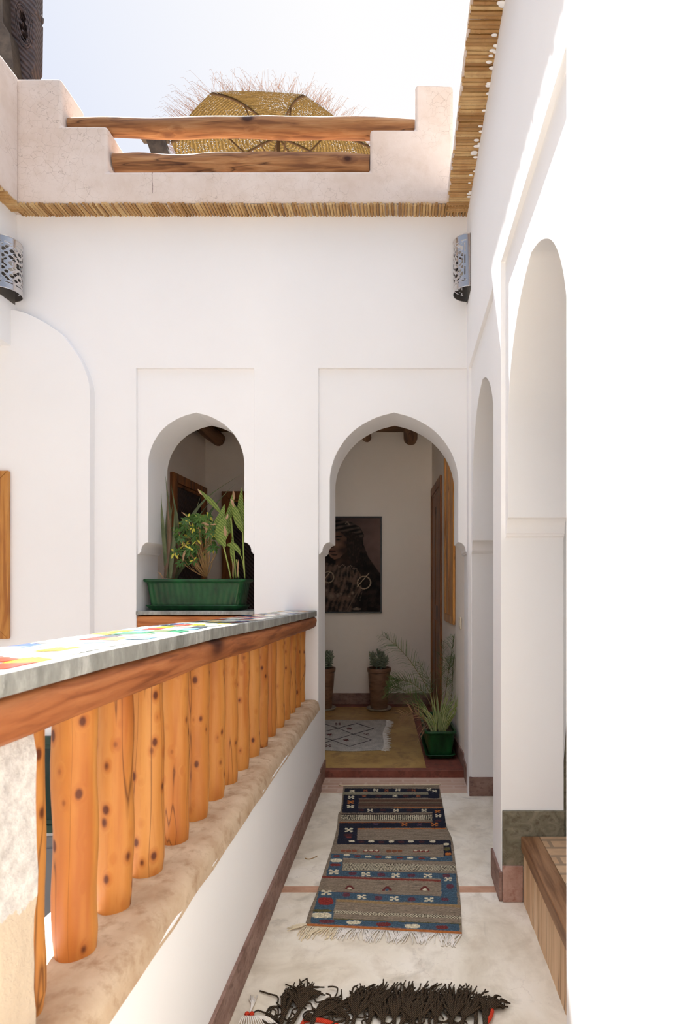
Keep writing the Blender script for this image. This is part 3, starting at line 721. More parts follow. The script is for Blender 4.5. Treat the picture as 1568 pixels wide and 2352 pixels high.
# ------------------------------------------------------------------ painting helpers
def inpoly(x, y, p):
    c = False; j = len(p)-1
    for i in range(len(p)):
        xi, yi = p[i]; xj, yj = p[j]
        if (yi > y) != (yj > y) and x < (xj-xi)*(y-yi)/(yj-yi)+xi: c = not c
        j = i
    return c
def seg(x, y, a, b):
    ax, ay = a; bx, by = b; L = (bx-ax)**2+(by-ay)**2; t = max(0, min(1, ((x-ax)*(bx-ax)+(y-ay)*(by-ay))/L))
    return math.hypot(x-ax-t*(bx-ax), y-ay-t*(by-ay))
def lerpc(a, b, t): t = max(0, min(1, t)); return tuple(a[i]+(b[i]-a[i])*t for i in range(3))+(1,)
def painted(name, nx, ny, posf, colf, mat, thick=0, hf=None, parent=None):
    bm = bmesh.new(); g = []; cols = []
    for j in range(ny+1):
        row = []
        for i in range(nx+1):
            p = posf(i/nx, j/ny); c = colf(i/nx, j/ny, p)
            if hf: p = p+Vector((0, 0, hf(i/nx, j/ny, p, c)))
            row.append(bm.verts.new(p)); cols.append(c[:4])
        g.append(row)
    for j in range(ny):
        for i in range(nx): bm.faces.new((g[j][i], g[j][i+1], g[j+1][i+1], g[j+1][i]))
    rim = [g[0][i] for i in range(nx+1)]+[g[j][nx] for j in range(1, ny+1)]+[g[ny][i] for i in range(nx-1, -1, -1)]+[g[j][0] for j in range(ny-1, 0, -1)]
    rc = {v: i for i, v in enumerate([v for r in g for v in r])}
    if thick:
        lo = [bm.verts.new(v.co-Vector(thick)) for v in rim]; cols += [cols[rc[v]] for v in rim]
        for k in range(len(rim)):
            k2 = (k+1) % len(rim); bm.faces.new((rim[k], lo[k], lo[k2], rim[k2]))
        bm.faces.new(lo[::-1])
    o = obj(name, bm, mat, parent, smooth=170, recalc=False)
    a = o.data.color_attributes.new('paint', 'FLOAT_COLOR', 'POINT')
    a.data.foreach_set('color', [x for c in cols for x in c])
    return o

# ------------------------------------------------------------------ portrait on the far wall
def ell(x, y, cx, cy, rx, ry): return ((x-cx)/rx)**2+((y-cy)/ry)**2
BK = srgb(22, 18, 17)
beads = [(230+i*11, 1350+12*math.sin(i*1.1)+i*1.5) for i in range(15)]
strings = [(240+i*26, 1352+random.uniform(0, 20), 1480+random.uniform(-30, 60)) for i in range(7)]
def portrait(u, v, p):
    c = portrait0(u, v, p); return tuple(min(1, q*1.45) for q in c[:3])+(1,)
def portrait0(u, v, p):
    x = u*593; y = 952+(1-v)*788; n = noise.noise(Vector((x*.02, y*.02, 0))); n2 = noise.noise(Vector((x*.09, y*.09, 4)))
    c = lerpc(srgb(56, 44, 42), srgb(96, 78, 72), (x-150)/430+n*.2-abs(y-1150)/900)
    # veil and shoulders
    if inpoly(x, y, [(60, 1010), (130, 985), (230, 972), (340, 985), (420, 1030), (452, 1090), (448, 1170), (490, 1280), (560, 1380), (600, 1430), (600, 1745), (-5, 1745), (-5, 1420), (50, 1380), (90, 1330)]):
        c = lerpc(BK, srgb(46, 36, 33), .3+n+.5*n2)
    # robe
    if inpoly(x, y, [(60, 1345), (120, 1325), (200, 1340), (270, 1370), (380, 1360), (440, 1450), (430, 1560), (340, 1745), (0, 1745), (0, 1400)]):
        c = lerpc(srgb(30, 24, 22), srgb(92, 74, 64), .45+n*1.1+.4*n2+.25*math.sin(x*.16+y*.05))
    # neck and face
    if inpoly(x, y, [(215, 1230), (330, 1160), (345, 1340), (285, 1372), (215, 1345)]): c = lerpc(srgb(40, 29, 25), srgb(74, 54, 45), (300-x)/110+n)
    if inpoly(x, y, [(190, 1075), (150, 1085), (140, 1150), (150, 1178), (128, 1196), (150, 1215), (160, 1235), (152, 1250), (172, 1280), (205, 1302), (250, 1290), (300, 1235), (312, 1130), (290, 1070)]):
        c = lerpc(srgb(112, 84, 70), srgb(52, 38, 33), (x-165)/140+n*.5)
        if seg(x, y, (205, 1112), (262, 1108)) < 5: c = BK
        if ell(x, y, 238, 1134, 26, 9) < 1: c = lerpc(BK, srgb(84, 68, 58), ell(x, y, 238, 1134, 26, 9))
        if ell(x, y, 238, 1134, 8, 7) < 1: c = BK
        if seg(x, y, (150, 1112), (178, 1108)) < 4: c = BK
        if ell(x, y, 162, 1133, 13, 7) < 1: c = BK
        if seg(x, y, (150, 1198), (196, 1196)) < 5: c = srgb(44, 30, 26)
        if ell(x, y, 184, 1232, 34, 12) < 1: c = lerpc(srgb(54, 34, 30), srgb(90, 60, 50), abs(y-1234)/10)
        if seg(x, y, (158, 1233), (215, 1232)) < 2: c = BK
        if ell(x, y, 205, 1262, 26, 7) < 1: c = srgb(50, 36, 31)
    # hair curls
    if inpoly(x, y, [(250, 1065), (330, 1060), (420, 1080), (440, 1180), (400, 1330), (340, 1330), (310, 1230), (320, 1130)]):
        c = lerpc(BK, srgb(64, 50, 45), .2+.9*max(0, noise.noise(Vector((x*.07, y*.04, 8)))))
    # head cloth with bands
    if inpoly(x, y, [(60, 1065), (75, 1005), (150, 978), (240, 970), (340, 985), (415, 1030), (448, 1095), (440, 1120), (380, 1080), (300, 1065), (190, 1078), (70, 1095)]):
        c = lerpc(srgb(24, 20, 19), srgb(78, 66, 60), .35+.45*math.sin(y*.17+x*.035)+n*.6)
        if seg(x, y, (305, 975), (330, 1008)) < 5 or seg(x, y, (318, 972), (300, 1000)) < 4: c = srgb(104, 90, 80)
    for bx, by in beads:
        if math.hypot(x-bx, y-by) < 5: c = srgb(104, 88, 78)
    for sx, a, b in strings:
        if a < y < b and abs(x-sx-4*math.sin(y*.03)) < 3 and math.sin(y*.8) > -.3: c = srgb(98, 82, 72)
    for (cx, cy, rr) in ((180, 1608, 38), (140, 1560, 17), (235, 1602, 20), (258, 1590, 15), (330, 1612, 15), (358, 1582, 17)):
        d = math.hypot(x-cx, y-cy)
        if d < rr: c = lerpc(srgb(112, 96, 84), srgb(76, 62, 54), d/rr+n2*.4)
    for (cx, cy, rx, ry) in ((455, 1495, 55, 52), (155, 1450, 44, 46)):
        d = math.sqrt(ell(x, y, cx, cy, rx, ry))
        if abs(d-1) < .09: c = srgb(132, 116, 98)
    if seg(x, y, (398, 1528), (495, 1418)) < 3.5 or seg(x, y, (110, 1485), (165, 1410)) < 3: c = srgb(142, 126, 106)
    if seg(x, y, (440, 1550), (420, 1650)) < 4 and math.sin(y*.6) > 0: c = srgb(84, 72, 62)
    if seg(x, y, (430, 1520), (310, 1730)) < 4: c = srgb(88, 74, 64)
    if ell(x, y, 392, 1722, 26, 18) < 1 and y < 1726: c = srgb(110, 96, 84)
    if 1712 < y < 1722 and 356 < x < 430: c = srgb(96, 84, 76)
    return c
r = empty('framed_portrait', (-.63, 6.24, 1.577), 'dark framed portrait photograph of a person in a headscarf, on the far wall', 'picture')
o = painted('portrait_print', 150, 200, lambda u, v: Vector((-.385+u*.77, -.022, -.513+v*1.026)), portrait, M_print, (0, -.004, 0), parent=r)
bm = bmesh.new(); w, h, f = .40, .528, .016
box(bm, -w, w, -.028, .008, h-f, h); box(bm, -w, w, -.028, .008, -h, -h+f); box(bm, -w, -w+f, -.028, .008, -h+f, h-f); box(bm, w-f, w, -.028, .008, -h+f, h-f)
o = obj('frame', bm, M_frame, r); bevel(o, .003)
bm = bmesh.new(); box(bm, -.39, .39, -.016, .006, -.52, .52); obj('backing', bm, M_frame, r)

# ------------------------------------------------------------------ kilim runner
TAUPE = srgb(158, 140, 118); NAVY = srgb(34, 36, 50); BLUE = srgb(72, 95, 110); CRM = srgb(226, 214, 180); RED = srgb(132, 58, 50); ORG = srgb(196, 116, 56)
OLV = srgb(98, 92, 54); MAR = srgb(74, 42, 44); TAN = srgb(164, 134, 90)
K = []   # (polygon or test, colour, pile)
def band(x0, x1, yl0, yr0, yl1, yr1, c, pile=0): K.append(([(x0, yl0), (x1, yr0), (x1, yr1), (x0, yl1)], c, pile))
def blob(cx, cy, w, h, c, p=1): K.append(([(cx-w/2, cy-h*.35), (cx-w*.3, cy-h/2), (cx+w*.32, cy-h/2), (cx+w/2, cy-h*.2), (cx+w/2, cy+h*.3), (cx+w*.25, cy+h/2), (cx-w*.35, cy+h/2), (cx-w/2, cy+h*.2)], c, p))
def star(cx, cy, s, c):
    for dx, dy in ((-.8, -.7), (.8, -.7), (0, 0), (-.8, .7), (.8, .7)): blob(cx+dx*s, cy+dy*s*.55, s*1.0, s*.5, c)
band(455, 1108, 160, 162, 184, 184, NAVY, 1); band(1036, 1112, 160, 162, 228, 228, NAVY, 1)
band(438, 1036, 184, 184, 204, 204, srgb(150, 142, 118)); band(450, 1112, 204, 203, 228, 226, NAVY, 1)
K.append(([(450, 206), (556, 206), (550, 330), (438, 330)], NAVY, 1))
band(555, 1130, 230, 232, 296, 292, srgb(112, 88, 70))
for i, yy in enumerate((240, 252, 263, 275, 285)): band(555, 1130, yy, yy, yy+4, yy+4, (srgb(92, 60, 50), srgb(126, 112, 92), srgb(84, 66, 56))[i % 3])
band(800, 1135, 289, 289, 293, 293, ORG); band(438, 1142, 300, 300, 330, 326, NAVY, 1); band(1063, 1152, 300, 300, 440, 436, NAVY, 1)
band(425, 1063, 332, 332, 338, 338, srgb(70, 40, 40)); band(430, 1060, 338, 340, 380, 378, 'ticks')
band(418, 1062, 392, 392, 398, 398, srgb(150, 84, 50)); band(418, 1158, 400, 398, 436, 432, NAVY, 1)
K.append(([(422, 402), (545, 402), (540, 545), (402, 545)], NAVY, 1)); band(545, 1158, 436, 434, 442, 440, ORG)
band(405, 1190, 520, 520, 548, 550, NAVY, 1); K.append(([(1140, 530), (1190, 530), (1200, 665), (1142, 665)], NAVY, 1))
blob(1160, 549, 38, 17, CRM); blob(1165, 582, 40, 26, OLV); blob(1172, 617, 42, 20, ORG); K.append(([(1143, 630), (1200, 630), (1202, 668), (1143, 660)], BLUE, 1))
band(360, 1202, 612, 640, 640, 668, BLUE, 1); K.append(([(368, 614), (448, 618), (432, 765), (330, 762)], BLUE, 1))
band(445, 1222, 673, 690, 722, 730, 'zig'); band(330, 1228, 728, 752, 768, 790, BLUE, 1); band(300, 1125, 766, 792, 778, 806, srgb(140, 66, 54))
K.append(([(1125, 756), (1228, 760), (1236, 968), (1125, 968)], BLUE, 1)); band(400, 1125, 876, 908, 882, 916, RED)
band(275, 1236, 876, 914, 920, 968, BLUE, 1); K.append(([(278, 880), (405, 884), (372, 1080), (222, 1075)], BLUE, 1))
band(400, 1262, 930, 968, 944, 984, TAN); band(380, 1265, 1004, 1044, 1026, 1066, 'dots'); band(380, 1262, 1060, 1098, 1070, 1108, OLV)
band(222, 1250, 1064, 1104, 1108, 1158, BLUE, 1); K.append(([(180, 1098), (1268, 1154), (1268, 1175), (175, 1120)], ORG, 0))
for cx, cy in ((508, 178), (672, 172), (824, 170), (1040, 168), (805, 213), (1078, 178)): star(cx, cy, 13, CRM)
for cx, cy in ((600, 175), (745, 173), (935, 173), (590, 213), (965, 213)): star(cx, cy, 11, srgb(170, 96, 60))
for cx, cy in ((905, 172), (690, 213), (880, 213), (570, 312), (720, 312), (905, 312)): blob(cx, cy, 40, 14, MAR)
star(500, 222, 16, CRM); star(498, 255, 18, ORG); star(496, 287, 18, CRM); star(632, 313, 14, CRM); star(812, 313, 14, CRM); star(1006, 313, 14, CRM)
star(1098, 322, 15, ORG); star(1104, 352, 15, CRM); blob(1105, 385, 40, 14, MAR); star(870, 411, 16, ORG); star(1078, 411, 18, ORG); star(672, 410, 12, srgb(90, 70, 90)); star(975, 412, 14, srgb(86, 60, 76))
star(485, 450, 22, CRM); blob(480, 485, 60, 18, MAR); blob(485, 500, 40, 10, RED)
for cx in (505, 640, 780, 915, 1065): blob(cx, 528+(cx-505)*.004, 40, 15, CRM)
for cx in (572, 710, 848, 990): blob(cx, 533, 40, 14, MAR)
for cx, c in ((485, srgb(150, 90, 66)), (640, RED), (800, srgb(140, 84, 56)), (985, RED)):
    for k in range(3): blob(cx-38+k*38, 592, 34, 18, c, 0)
    if c == RED:
        for k in range(3): blob(cx-38+k*38, 588, 22, 10, CRM, 0)
for cx, cy in ((470, 624), (618, 634), (760, 640), (908, 644), (1070, 648)): blob(cx, cy, 44, 12, CRM)
for cx, cy in ((400, 630), (545, 630), (690, 638), (838, 643), (990, 648)): blob(cx, cy, 44, 12, RED)
blob(398, 661, 80, 24, CRM); blob(392, 692, 78, 16, RED); star(380, 742, 26, CRM); star(602, 757, 22, CRM); star(810, 765, 22, CRM); star(1032, 768, 22, CRM)
for cx, cy in ((512, 752), (710, 760), (918, 767), (1160, 768)): blob(cx, cy, 52, 22, srgb(104, 60, 70))
star(1172, 792, 20, CRM); blob(1186, 842, 50, 30, srgb(104, 60, 70)); blob(1150, 932, 50, 22, srgb(104, 60, 70))
for cx, cy in ((490, 848), (750, 856), (1010, 856)):
    K.append(([(cx-36, cy+10), (cx-22, cy-6), (cx-10, cy-18), (cx+12, cy-18), (cx+26, cy-4), (cx+38, cy+10), (cx+16, cy+10), (cx, cy-6), (cx-16, cy+10)], srgb(112, 52, 46), 0)); blob(cx, cy+4, 26, 14, CRM if cx != 750 else BLUE, 0)
star(330, 886, 28, CRM); star(574, 915, 24, CRM); star(800, 926, 24, CRM); star(1040, 935, 24, CRM)
for cx, cy in ((468, 902), (690, 922), (920, 934)): blob(cx, cy, 54, 26, srgb(104, 60, 70))
blob(325, 946, 104, 50, srgb(150, 52, 44)); blob(300, 1010, 130, 18, OLV); blob(298, 1044, 134, 38, CRM)
blob(520, 1094, 96, 26, CRM); blob(926, 1119, 106, 28, CRM); blob(334, 1086, 104, 24, srgb(110, 58, 62)); blob(725, 1107, 100, 28, srgb(122, 52, 48)); blob(1130, 1128, 84, 24, srgb(122, 52, 48))
KB = [(min(q[0] for q in p), max(q[0] for q in p), min(q[1] for q in p), max(q[1] for q in p)) for p, c, h in K]
def crop5(p): return ((VX+p.x*F/p.y-640)*3.0154, (VY+EYE*F/p.y-1760)*3.0154)
def kil(x, y):
    w = 2.5*noise.noise(Vector((x*.03, y*.05, 0)))+3*noise.noise(Vector((x*.2, y*.25, 2))); x += w; y += w*.6
    n = noise.noise(Vector((x*.012, y*.16, 1))); c = lerpc(TAUPE, srgb(128, 112, 92), .3+.9*n); pile = 0
    for (poly, col, pl), (a, b, cc, d) in zip(K, KB):
        if x < a or x > b or y < cc or y > d or not inpoly(x, y, poly): continue
        if col == 'ticks': c = CRM if int(x/7) % 2 == 0 and abs((y-359)) < 17 else srgb(60, 52, 44); pile = 0
        elif col == 'zig':
            tt = (abs(((x+1000) % 90)-45)*.6+y*1.4) % 12; c = CRM if tt < 6 else srgb(64, 54, 44); pile = 0
        elif col == 'dots': c = CRM if (int(x/10)+int((y-x*.045)/6)) % 2 == 0 else srgb(84, 72, 56); pile = 0
        else:
            c = col; pile = pl
            if pl: q = noise.noise(Vector((x*.25, y*.3, 5))); c = lerpc(c, (c[0]*1.9+.02, c[1]*1.9+.02, c[2]*1.9+.02), max(0, q*1.1)) if q > 0 else lerpc(c, (c[0]*.5, c[1]*.5, c[2]*.5), -q)
    return c, pile
def unc5(cx, cy):
    x = cx/3.0154+640; y = cy/3.0154+1760; Y = EYE*F/(y-VY); return Vector(((x-VX)*Y/F, Y, 0))
Led = crv([unc5(*q) for q in ((180, 1112), (215, 1000), (265, 880), (300, 770), (330, 680), (370, 560), (402, 430), (412, 335), (430, 300), (448, 140))], 8)
Red_ = crv([unc5(*q) for q in ((1268, 1170), (1264, 1050), (1252, 880), (1226, 700), (1202, 520), (1162, 420), (1146, 330), (1128, 230), (1108, 136))], 8)
def samp(L, t): f = t*(len(L)-1); i = min(int(f), len(L)-2); return L[i].lerp(L[i+1], f-i)
def Lat(L, t):
    # by distance along Y
    y0, y1 = L[0].y, L[-1].y; Y = y0+(y1-y0)*t
    for a, b in zip(L, L[1:]):
        if (a.y <= Y <= b.y): return a.lerp(b, (Y-a.y)/max(1e-6, b.y-a.y))
    return L[-1] if t > .5 else L[0]
def kpos(u, v): p = Lat(Led, v).lerp(Lat(Red_, v), u); p.z = .004+.0015*noise.noise(Vector((p.x*6, p.y*5, 0))); return p
_c = {}
def kcol(u, v, p):
    c, pl = kil(*crop5(p)); _c[(u, v)] = pl; return c
KR = empty('runner_rug', (-.08, 3.0, 0), 'long taupe kilim runner with blue and navy bands on the walkway floor', 'rug')
o = painted('woven_field', 210, 520, kpos, kcol, M_kilim, (0, 0, .004), hf=lambda u, v, p, c: (.0028+.0012*noise.noise(p*220)) if _c[(u, v)] else 0)
local(o, KR)
def strand(bm, p, d, L, r, mi=0, curl=.3, z=.003, n=6):
    d = Vector(d).normalized(); s = Vector((-d.y, d.x, 0)); ph = random.uniform(0, 6); am = random.uniform(-curl, curl)
    pts = [p+d*L*t+s*(math.sin(ph+t*4)*am*L*.3-math.sin(ph)*am*L*.3)+Vector((0, 0, z+r*math.sin(t*PI)*1.2)) for t in [i/(n-1) for i in range(n)]]
    tube(bm, pts, lambda u: r*(1 if u < .9 else .8), 5, mi=mi)
bm = bmesh.new()
for i in range(150):
    u = (i+.5)/150; p = kpos(u, 0); p.z = 0; g = math.sin(u*37)+.5*math.sin(u*81+1)
    dx = .35*g-.15 if u > .25 else -.45+.3*g
    strand(bm, p, (dx+random.gauss(0, .12), -1, 0), random.uniform(.050, .085)*(1.15 if u < .08 else 1), .0023, 1 if u < .22 else 0, .25)
for i in range(14):
    p = kpos(.01, 0); strand(bm, p+Vector((0, .003*i/4, 0)), (-1, -.25-.03*i, 0), random.uniform(.04, .085), .002, 1, .4)
local(obj('fringe', bm, [M_wool, M_wooly], smooth=170), KR)
bm = bmesh.new(); pts = [kpos(i/30, 1)+Vector((0, .004, .002)) for i in range(31)]; pts = [pts[0]+Vector((-.03, .012, -.002))]+pts+[pts[-1]+Vector((.012, .008, 0))]
tube(bm, pts, .0035, 6); local(obj('end_cord', bm, M_wooly, smooth=170), KR)

# ------------------------------------------------------------------ berber mat in the room
def crop2(p): return ((VX+p.x*F/p.y-710)*3.564, (VY+(EYE-.05)*F/p.y-1400)*3.564)
dl = [((235, 975), (390, 937)), ((390, 937), (525, 980)), ((525, 980), (360, 1025)), ((360, 1025), (235, 975)), ((360, 1025), (510, 1070)), ((510, 1070), (330, 1125)), ((330, 1125), (190, 1075)), ((190, 1075), (360, 1025)),
      ((235, 975), (80, 1015)), ((235, 975), (120, 938)), ((190, 1075), (40, 1030)), ((190, 1075), (20, 1130)), ((120, 938), (-40, 985)), ((80, 1015), (-60, 970)), ((40, 1030), (-140, 1080)), ((20, 1130), (-140, 1080))]
def mat_col(u, v, p):
    x, y = crop2(p); n = noise.noise(Vector((x*.02, y*.05, 0))); c = lerpc(srgb(214, 206, 194), srgb(192, 184, 172), .5+n)
    for a, b in dl:
        if seg(x, y, a, b) < 2.4: c = srgb(66, 60, 62)
    for cx, cy in ((330, 980), (300, 1073), (165, 1027)):
        for k in range(6):
            if seg(x, y, (cx, cy), (cx+22*math.cos(k*PI/3+.3), cy+9*math.sin(k*PI/3+.3))) < 2.8: c = srgb(104, 50, 48)
    for cx, cy in ((235, 940), (467, 1024), (155, 1120)):
        for dx, dy in ((-16, -6), (14, -6), (0, 0), (-16, 7), (14, 7)):
            if abs(x-cx-dx) < 6 and abs(y-cy-dy) < 3.4: c = srgb(90, 48, 48)
    return c
BR = empty('berber_mat', (-.68, 4.95, .05), 'pale woven mat with dark diamond lines on the ochre room floor', 'rug')
o = painted('woven_field', 220, 170, lambda u, v: Vector((-1.30+u*(1.135+.01*math.sin(v*9)), 4.47+v*1.02+.012*math.sin(u*14), .0545+.002*noise.noise(Vector((u*6, v*6, 0))))), mat_col, M_kilim, (0, 0, .004))
local(o, BR)
bm = bmesh.new()
for i in range(120):
    v = i/120; strand(bm, Vector((-.168+.01*math.sin(v*9), 4.47+v*1.02, .05)), (1, random.gauss(0, .25), 0), random.uniform(.03, .075), .0022, 0, .5)
local(obj('fringe', bm, M_wool, smooth=170), BR)

# ------------------------------------------------------------------ tasselled rug at the viewer's feet
TR = empty('tasselled_rug', (-.05, 1.1, 0), 'dark brown rug edge with thick yarn tassels at the bottom of the photo', 'rug')
M_rugdk = mottled('dark_rug_weave', srgb(60, 48, 38), srgb(92, 76, 60), 30, 5, .95, .8, 200)
bm = bmesh.new(); box(bm, -.45, .30, .4, 1.66, .001, .012); bmesh.ops.subdivide_edges(bm, edges=bm.edges, cuts=6, use_grid_fill=True)
o = obj('rug_body', bm, M_rugdk, smooth=30); local(o, TR)
def FP(x, y, z=.004): Y = EYE*F/(y-VY); return Vector(((x-VX)*Y/F, Y, z))
def tassel(base, knot, tip, spread, n, L=None, mat=M_yarn, r=.0029, name='tassel'):
    bm = bmesh.new(); b, k, t = FP(*base, .012), FP(*knot, .011), FP(*tip, .007)
    mid = (b+k)/2+Vector((random.uniform(-.01, .01), 0, .004))
    tube(bm, crv([b, mid, k], 6), .0065, 7)
    d = t-k; Ln = d.length; s = Vector((-d.y, d.x, 0)).normalized()
    n = int(n*1.5)
    for i in range(n):
        f = (i+.5)/n*2-1; f += random.gauss(0, .12); e = k+d*random.uniform(.6, 1.15)+s*f*spread*Ln*.72; e.z = random.uniform(.003, .010)
        m1 = k.lerp(e, .45)+s*f*spread*Ln*.18+Vector((0, 0, random.uniform(.004, .02)))
        m2 = k.lerp(e, .75)+s*random.gauss(0, .009)+Vector((0, 0, random.uniform(.002, .012))); m1 += s*random.gauss(0, .004)
        tube(bm, crv([k+s*f*.004, m1, m2, e+s*random.gauss(0, .006)+Vector((0, 0, .001))], 5), lambda u, r=r: r*(1.1 if u < .8 else .75), 6)
    local(obj(name, bm, mat, smooth=170), TR)
T = [((640, 2420), (690, 2325), (690, 2262), .55, 22), ((630, 2430), (672, 2300), (740, 2285), .25, 12), ((640, 2430), (650, 2340), (665, 2275), .2, 9), ((700, 2440), (722, 2345), (795, 2300), .35, 18), ((700, 2440), (716, 2350), (700, 2345), .7, 10),
     ((800, 2430), (815, 2340), (845, 2270), .45, 24), ((830, 2430), (850, 2345), (892, 2268), .30, 14), ((780, 2420), (800, 2345), (765, 2332), .35, 10), ((900, 2430), (905, 2345), (912, 2282), .35, 18), ((900, 2430), (930, 2345), (960, 2275), .6, 22),
     ((950, 2430), (965, 2345), (985, 2270), .5, 20), ((990, 2430), (1000, 2345), (1012, 2285), .45, 18), ((1030, 2430), (1040, 2345), (1048, 2272), .5, 22), ((1050, 2430), (1065, 2345), (1090, 2280), .5, 22), ((1080, 2430), (1092, 2320), (1110, 2295), .6, 16),
     ((1090, 2430), (1120, 2325), (1152, 2302), .55, 18), ((860, 2430), (880, 2350), (870, 2300), .5, 14), ((940, 2430), (950, 2350), (930, 2300), .5, 14), ((1100, 2420), (1110, 2330), (1100, 2300), .5, 10)]
for t in T: tassel(*t)
bm = bmesh.new()
for i in range(80):   # looping loose yarn between the tassels
    x = random.uniform(625, 1080); p = FP(x, random.uniform(2300, 2352), .008); q = [p]
    a = random.uniform(0, 6.3)
    for k in range(6): a += random.uniform(-.2, 1.3); q.append(q[-1]+Vector((math.cos(a), math.sin(a), 0))*.016+Vector((0, 0, random.uniform(-.001, .002))))
    tube(bm, crv(q, 3), .0026, 5)
for (x0, y0) in ((612, 2345), (620, 2318)):
    tube(bm, crv([FP(x0+20, 2352), FP(x0, 2338), FP(x0+6, 2318), FP(x0+24, 2316), FP(x0+26, 2334), FP(x0+14, 2352)], 5), .0028, 6)
local(obj('loose_yarn', bm, M_yarn, smooth=170), TR)
bm = bmesh.new(); tube(bm, crv([FP(1110, 2365, .008), FP(1126, 2345, .012), FP(1130, 2326, .01), FP(1122, 2318, .008)], 5), .006, 8); local(obj('red_cord', bm, M_red, smooth=170), TR)
bm = bmesh.new(); tube(bm, crv([FP(690, 2362, .006), FP(704, 2349, .008), FP(740, 2350, .008), FP(775, 2360, .006)], 5), .006, 8); local(obj('red_cord', bm, M_red, smooth=170), TR)
bm = bmesh.new()
for i in range(7): tube(bm, crv([FP(574, 2330, .006), FP(577+i, 2312, .01), FP(572+i*3.2, 2292+random.uniform(-4, 8), .004)], 4), .0017, 5)
for i in range(16): tube(bm, crv([FP(566+i*1.1, 2340, .008), FP(555+i*4, 2347, .014), FP(545+i*6.5, 2362, .004)], 4), .002, 5)
local(obj('white_tassel', bm, M_wool, smooth=170), TR)
bm = bmesh.new(); bmesh.ops.create_icosphere(bm, subdivisions=2, radius=.008, matrix=Matrix.Translation(FP(567, 2336, .009))); bmesh.ops.create_icosphere(bm, subdivisions=2, radius=.008, matrix=Matrix.Translation(FP(578, 2336, .009)))
local(obj('red_knot', bm, M_red, smooth=170), TR)

bm = bmesh.new(); tube(bm, crv([unc5(182, 640)+Vector((0, 0, .003)), unc5(205, 648)+Vector((0, 0, .004)), unc5(235, 640)+Vector((0, 0, .003)), unc5(268, 624)+Vector((0, 0, .003))], 5), .0018, 6)
tag(obj('dry_twig', bm, L_twig, smooth=170), 'small curved dry twig on the screed left of the runner', 'twig')

# ------------------------------------------------------------------ wall sconces of pierced tin
def sconce(loc, rz, label):
    """half cylinder whose flat back lies on local Y=0, bulging to local -Y"""
    r = empty('wall_sconce', loc, label, 'wall lamp', 'pierced tin wall sconces', rz=rz)
    Rr, Hh, nu, nv = .100, .325, 150, 230; bm = bmesh.new(); g = []
    for j in range(nv+1):
        row = []
        for i in range(nu+1):
            a = PI*i/nu; row.append(bm.verts.new((-Rr*math.cos(a), -Rr*math.sin(a), -Hh/2+Hh*j/nv)))
        g.append(row)
    def hole(u, v):
        if v < .10 or v > .90 or u < .09 or u > .91: return False
        if (v < .125 or v > .875): return (u*5) % 1 < .72 and (v > .108 and v < .892)
        if (u < .125 or u > .875): return (v*4.5) % 1 < .75 and (u > .105 and u < .895)
        if v < .16 or v > .84 or u < .155 or u > .845: return False
        x = abs(u-.5)*9.5; y = abs(v-.5)*13
        g1 = math.sin(x*2.1+1.6*math.sin(y*1.55))*math.sin(y*2.0+1.5*math.cos(x*1.9))
        g2 = math.sin((x+y)*2.3)*math.cos((x-y)*1.9)
        return abs(g1) > .42 and abs(g2) > .12
    for j in range(nv):
        for i in range(nu):
            if not hole((i+.5)/nu, (j+.5)/nv): bm.faces.new((g[j][i], g[j][i+1], g[j+1][i+1], g[j+1][i]))
    bmesh.ops.delete(bm, geom=[v for v in bm.verts if not v.link_faces], context='VERTS')
    o = obj('shade', bm, [M_metal, M_metalin], r, smooth=170, recalc=False)
    s = o.modifiers.new('thick', 'SOLIDIFY'); s.thickness = .0016; s.offset = -1; s.material_offset = 0
    for z in (-Hh/2, Hh/2):
        bm = bmesh.new(); tube(bm, [(-Rr*math.cos(PI*i/30), -Rr*math.sin(PI*i/30), z) for i in range(31)], .0022, 6)
        obj('rim', bm, M_metal, r, smooth=170)
    bm = bmesh.new(); box(bm, -Rr, Rr, -.003, 0, -Hh/2-.02, Hh/2); obj('back_plate', bm, M_metalin, r)
    bm = bmesh.new(); lathe(bm, [(.012, 0), (.02, .03), (.028, .06), (.02, .085), (.004, .095)], (0, -.045, -.04), 14); obj('bulb', bm, plain('milk_glass', srgb(225, 220, 210), .3), r, smooth=60)
    return r
sconce((RX-.001, 3.615, 3.365), -PI/2, 'pierced tin half-round sconce in the corner beside the right arches')
sconce((-2.533, 3.615, 3.365), PI/2, 'pierced tin half-round sconce on the left wing, cut by the photo edge')

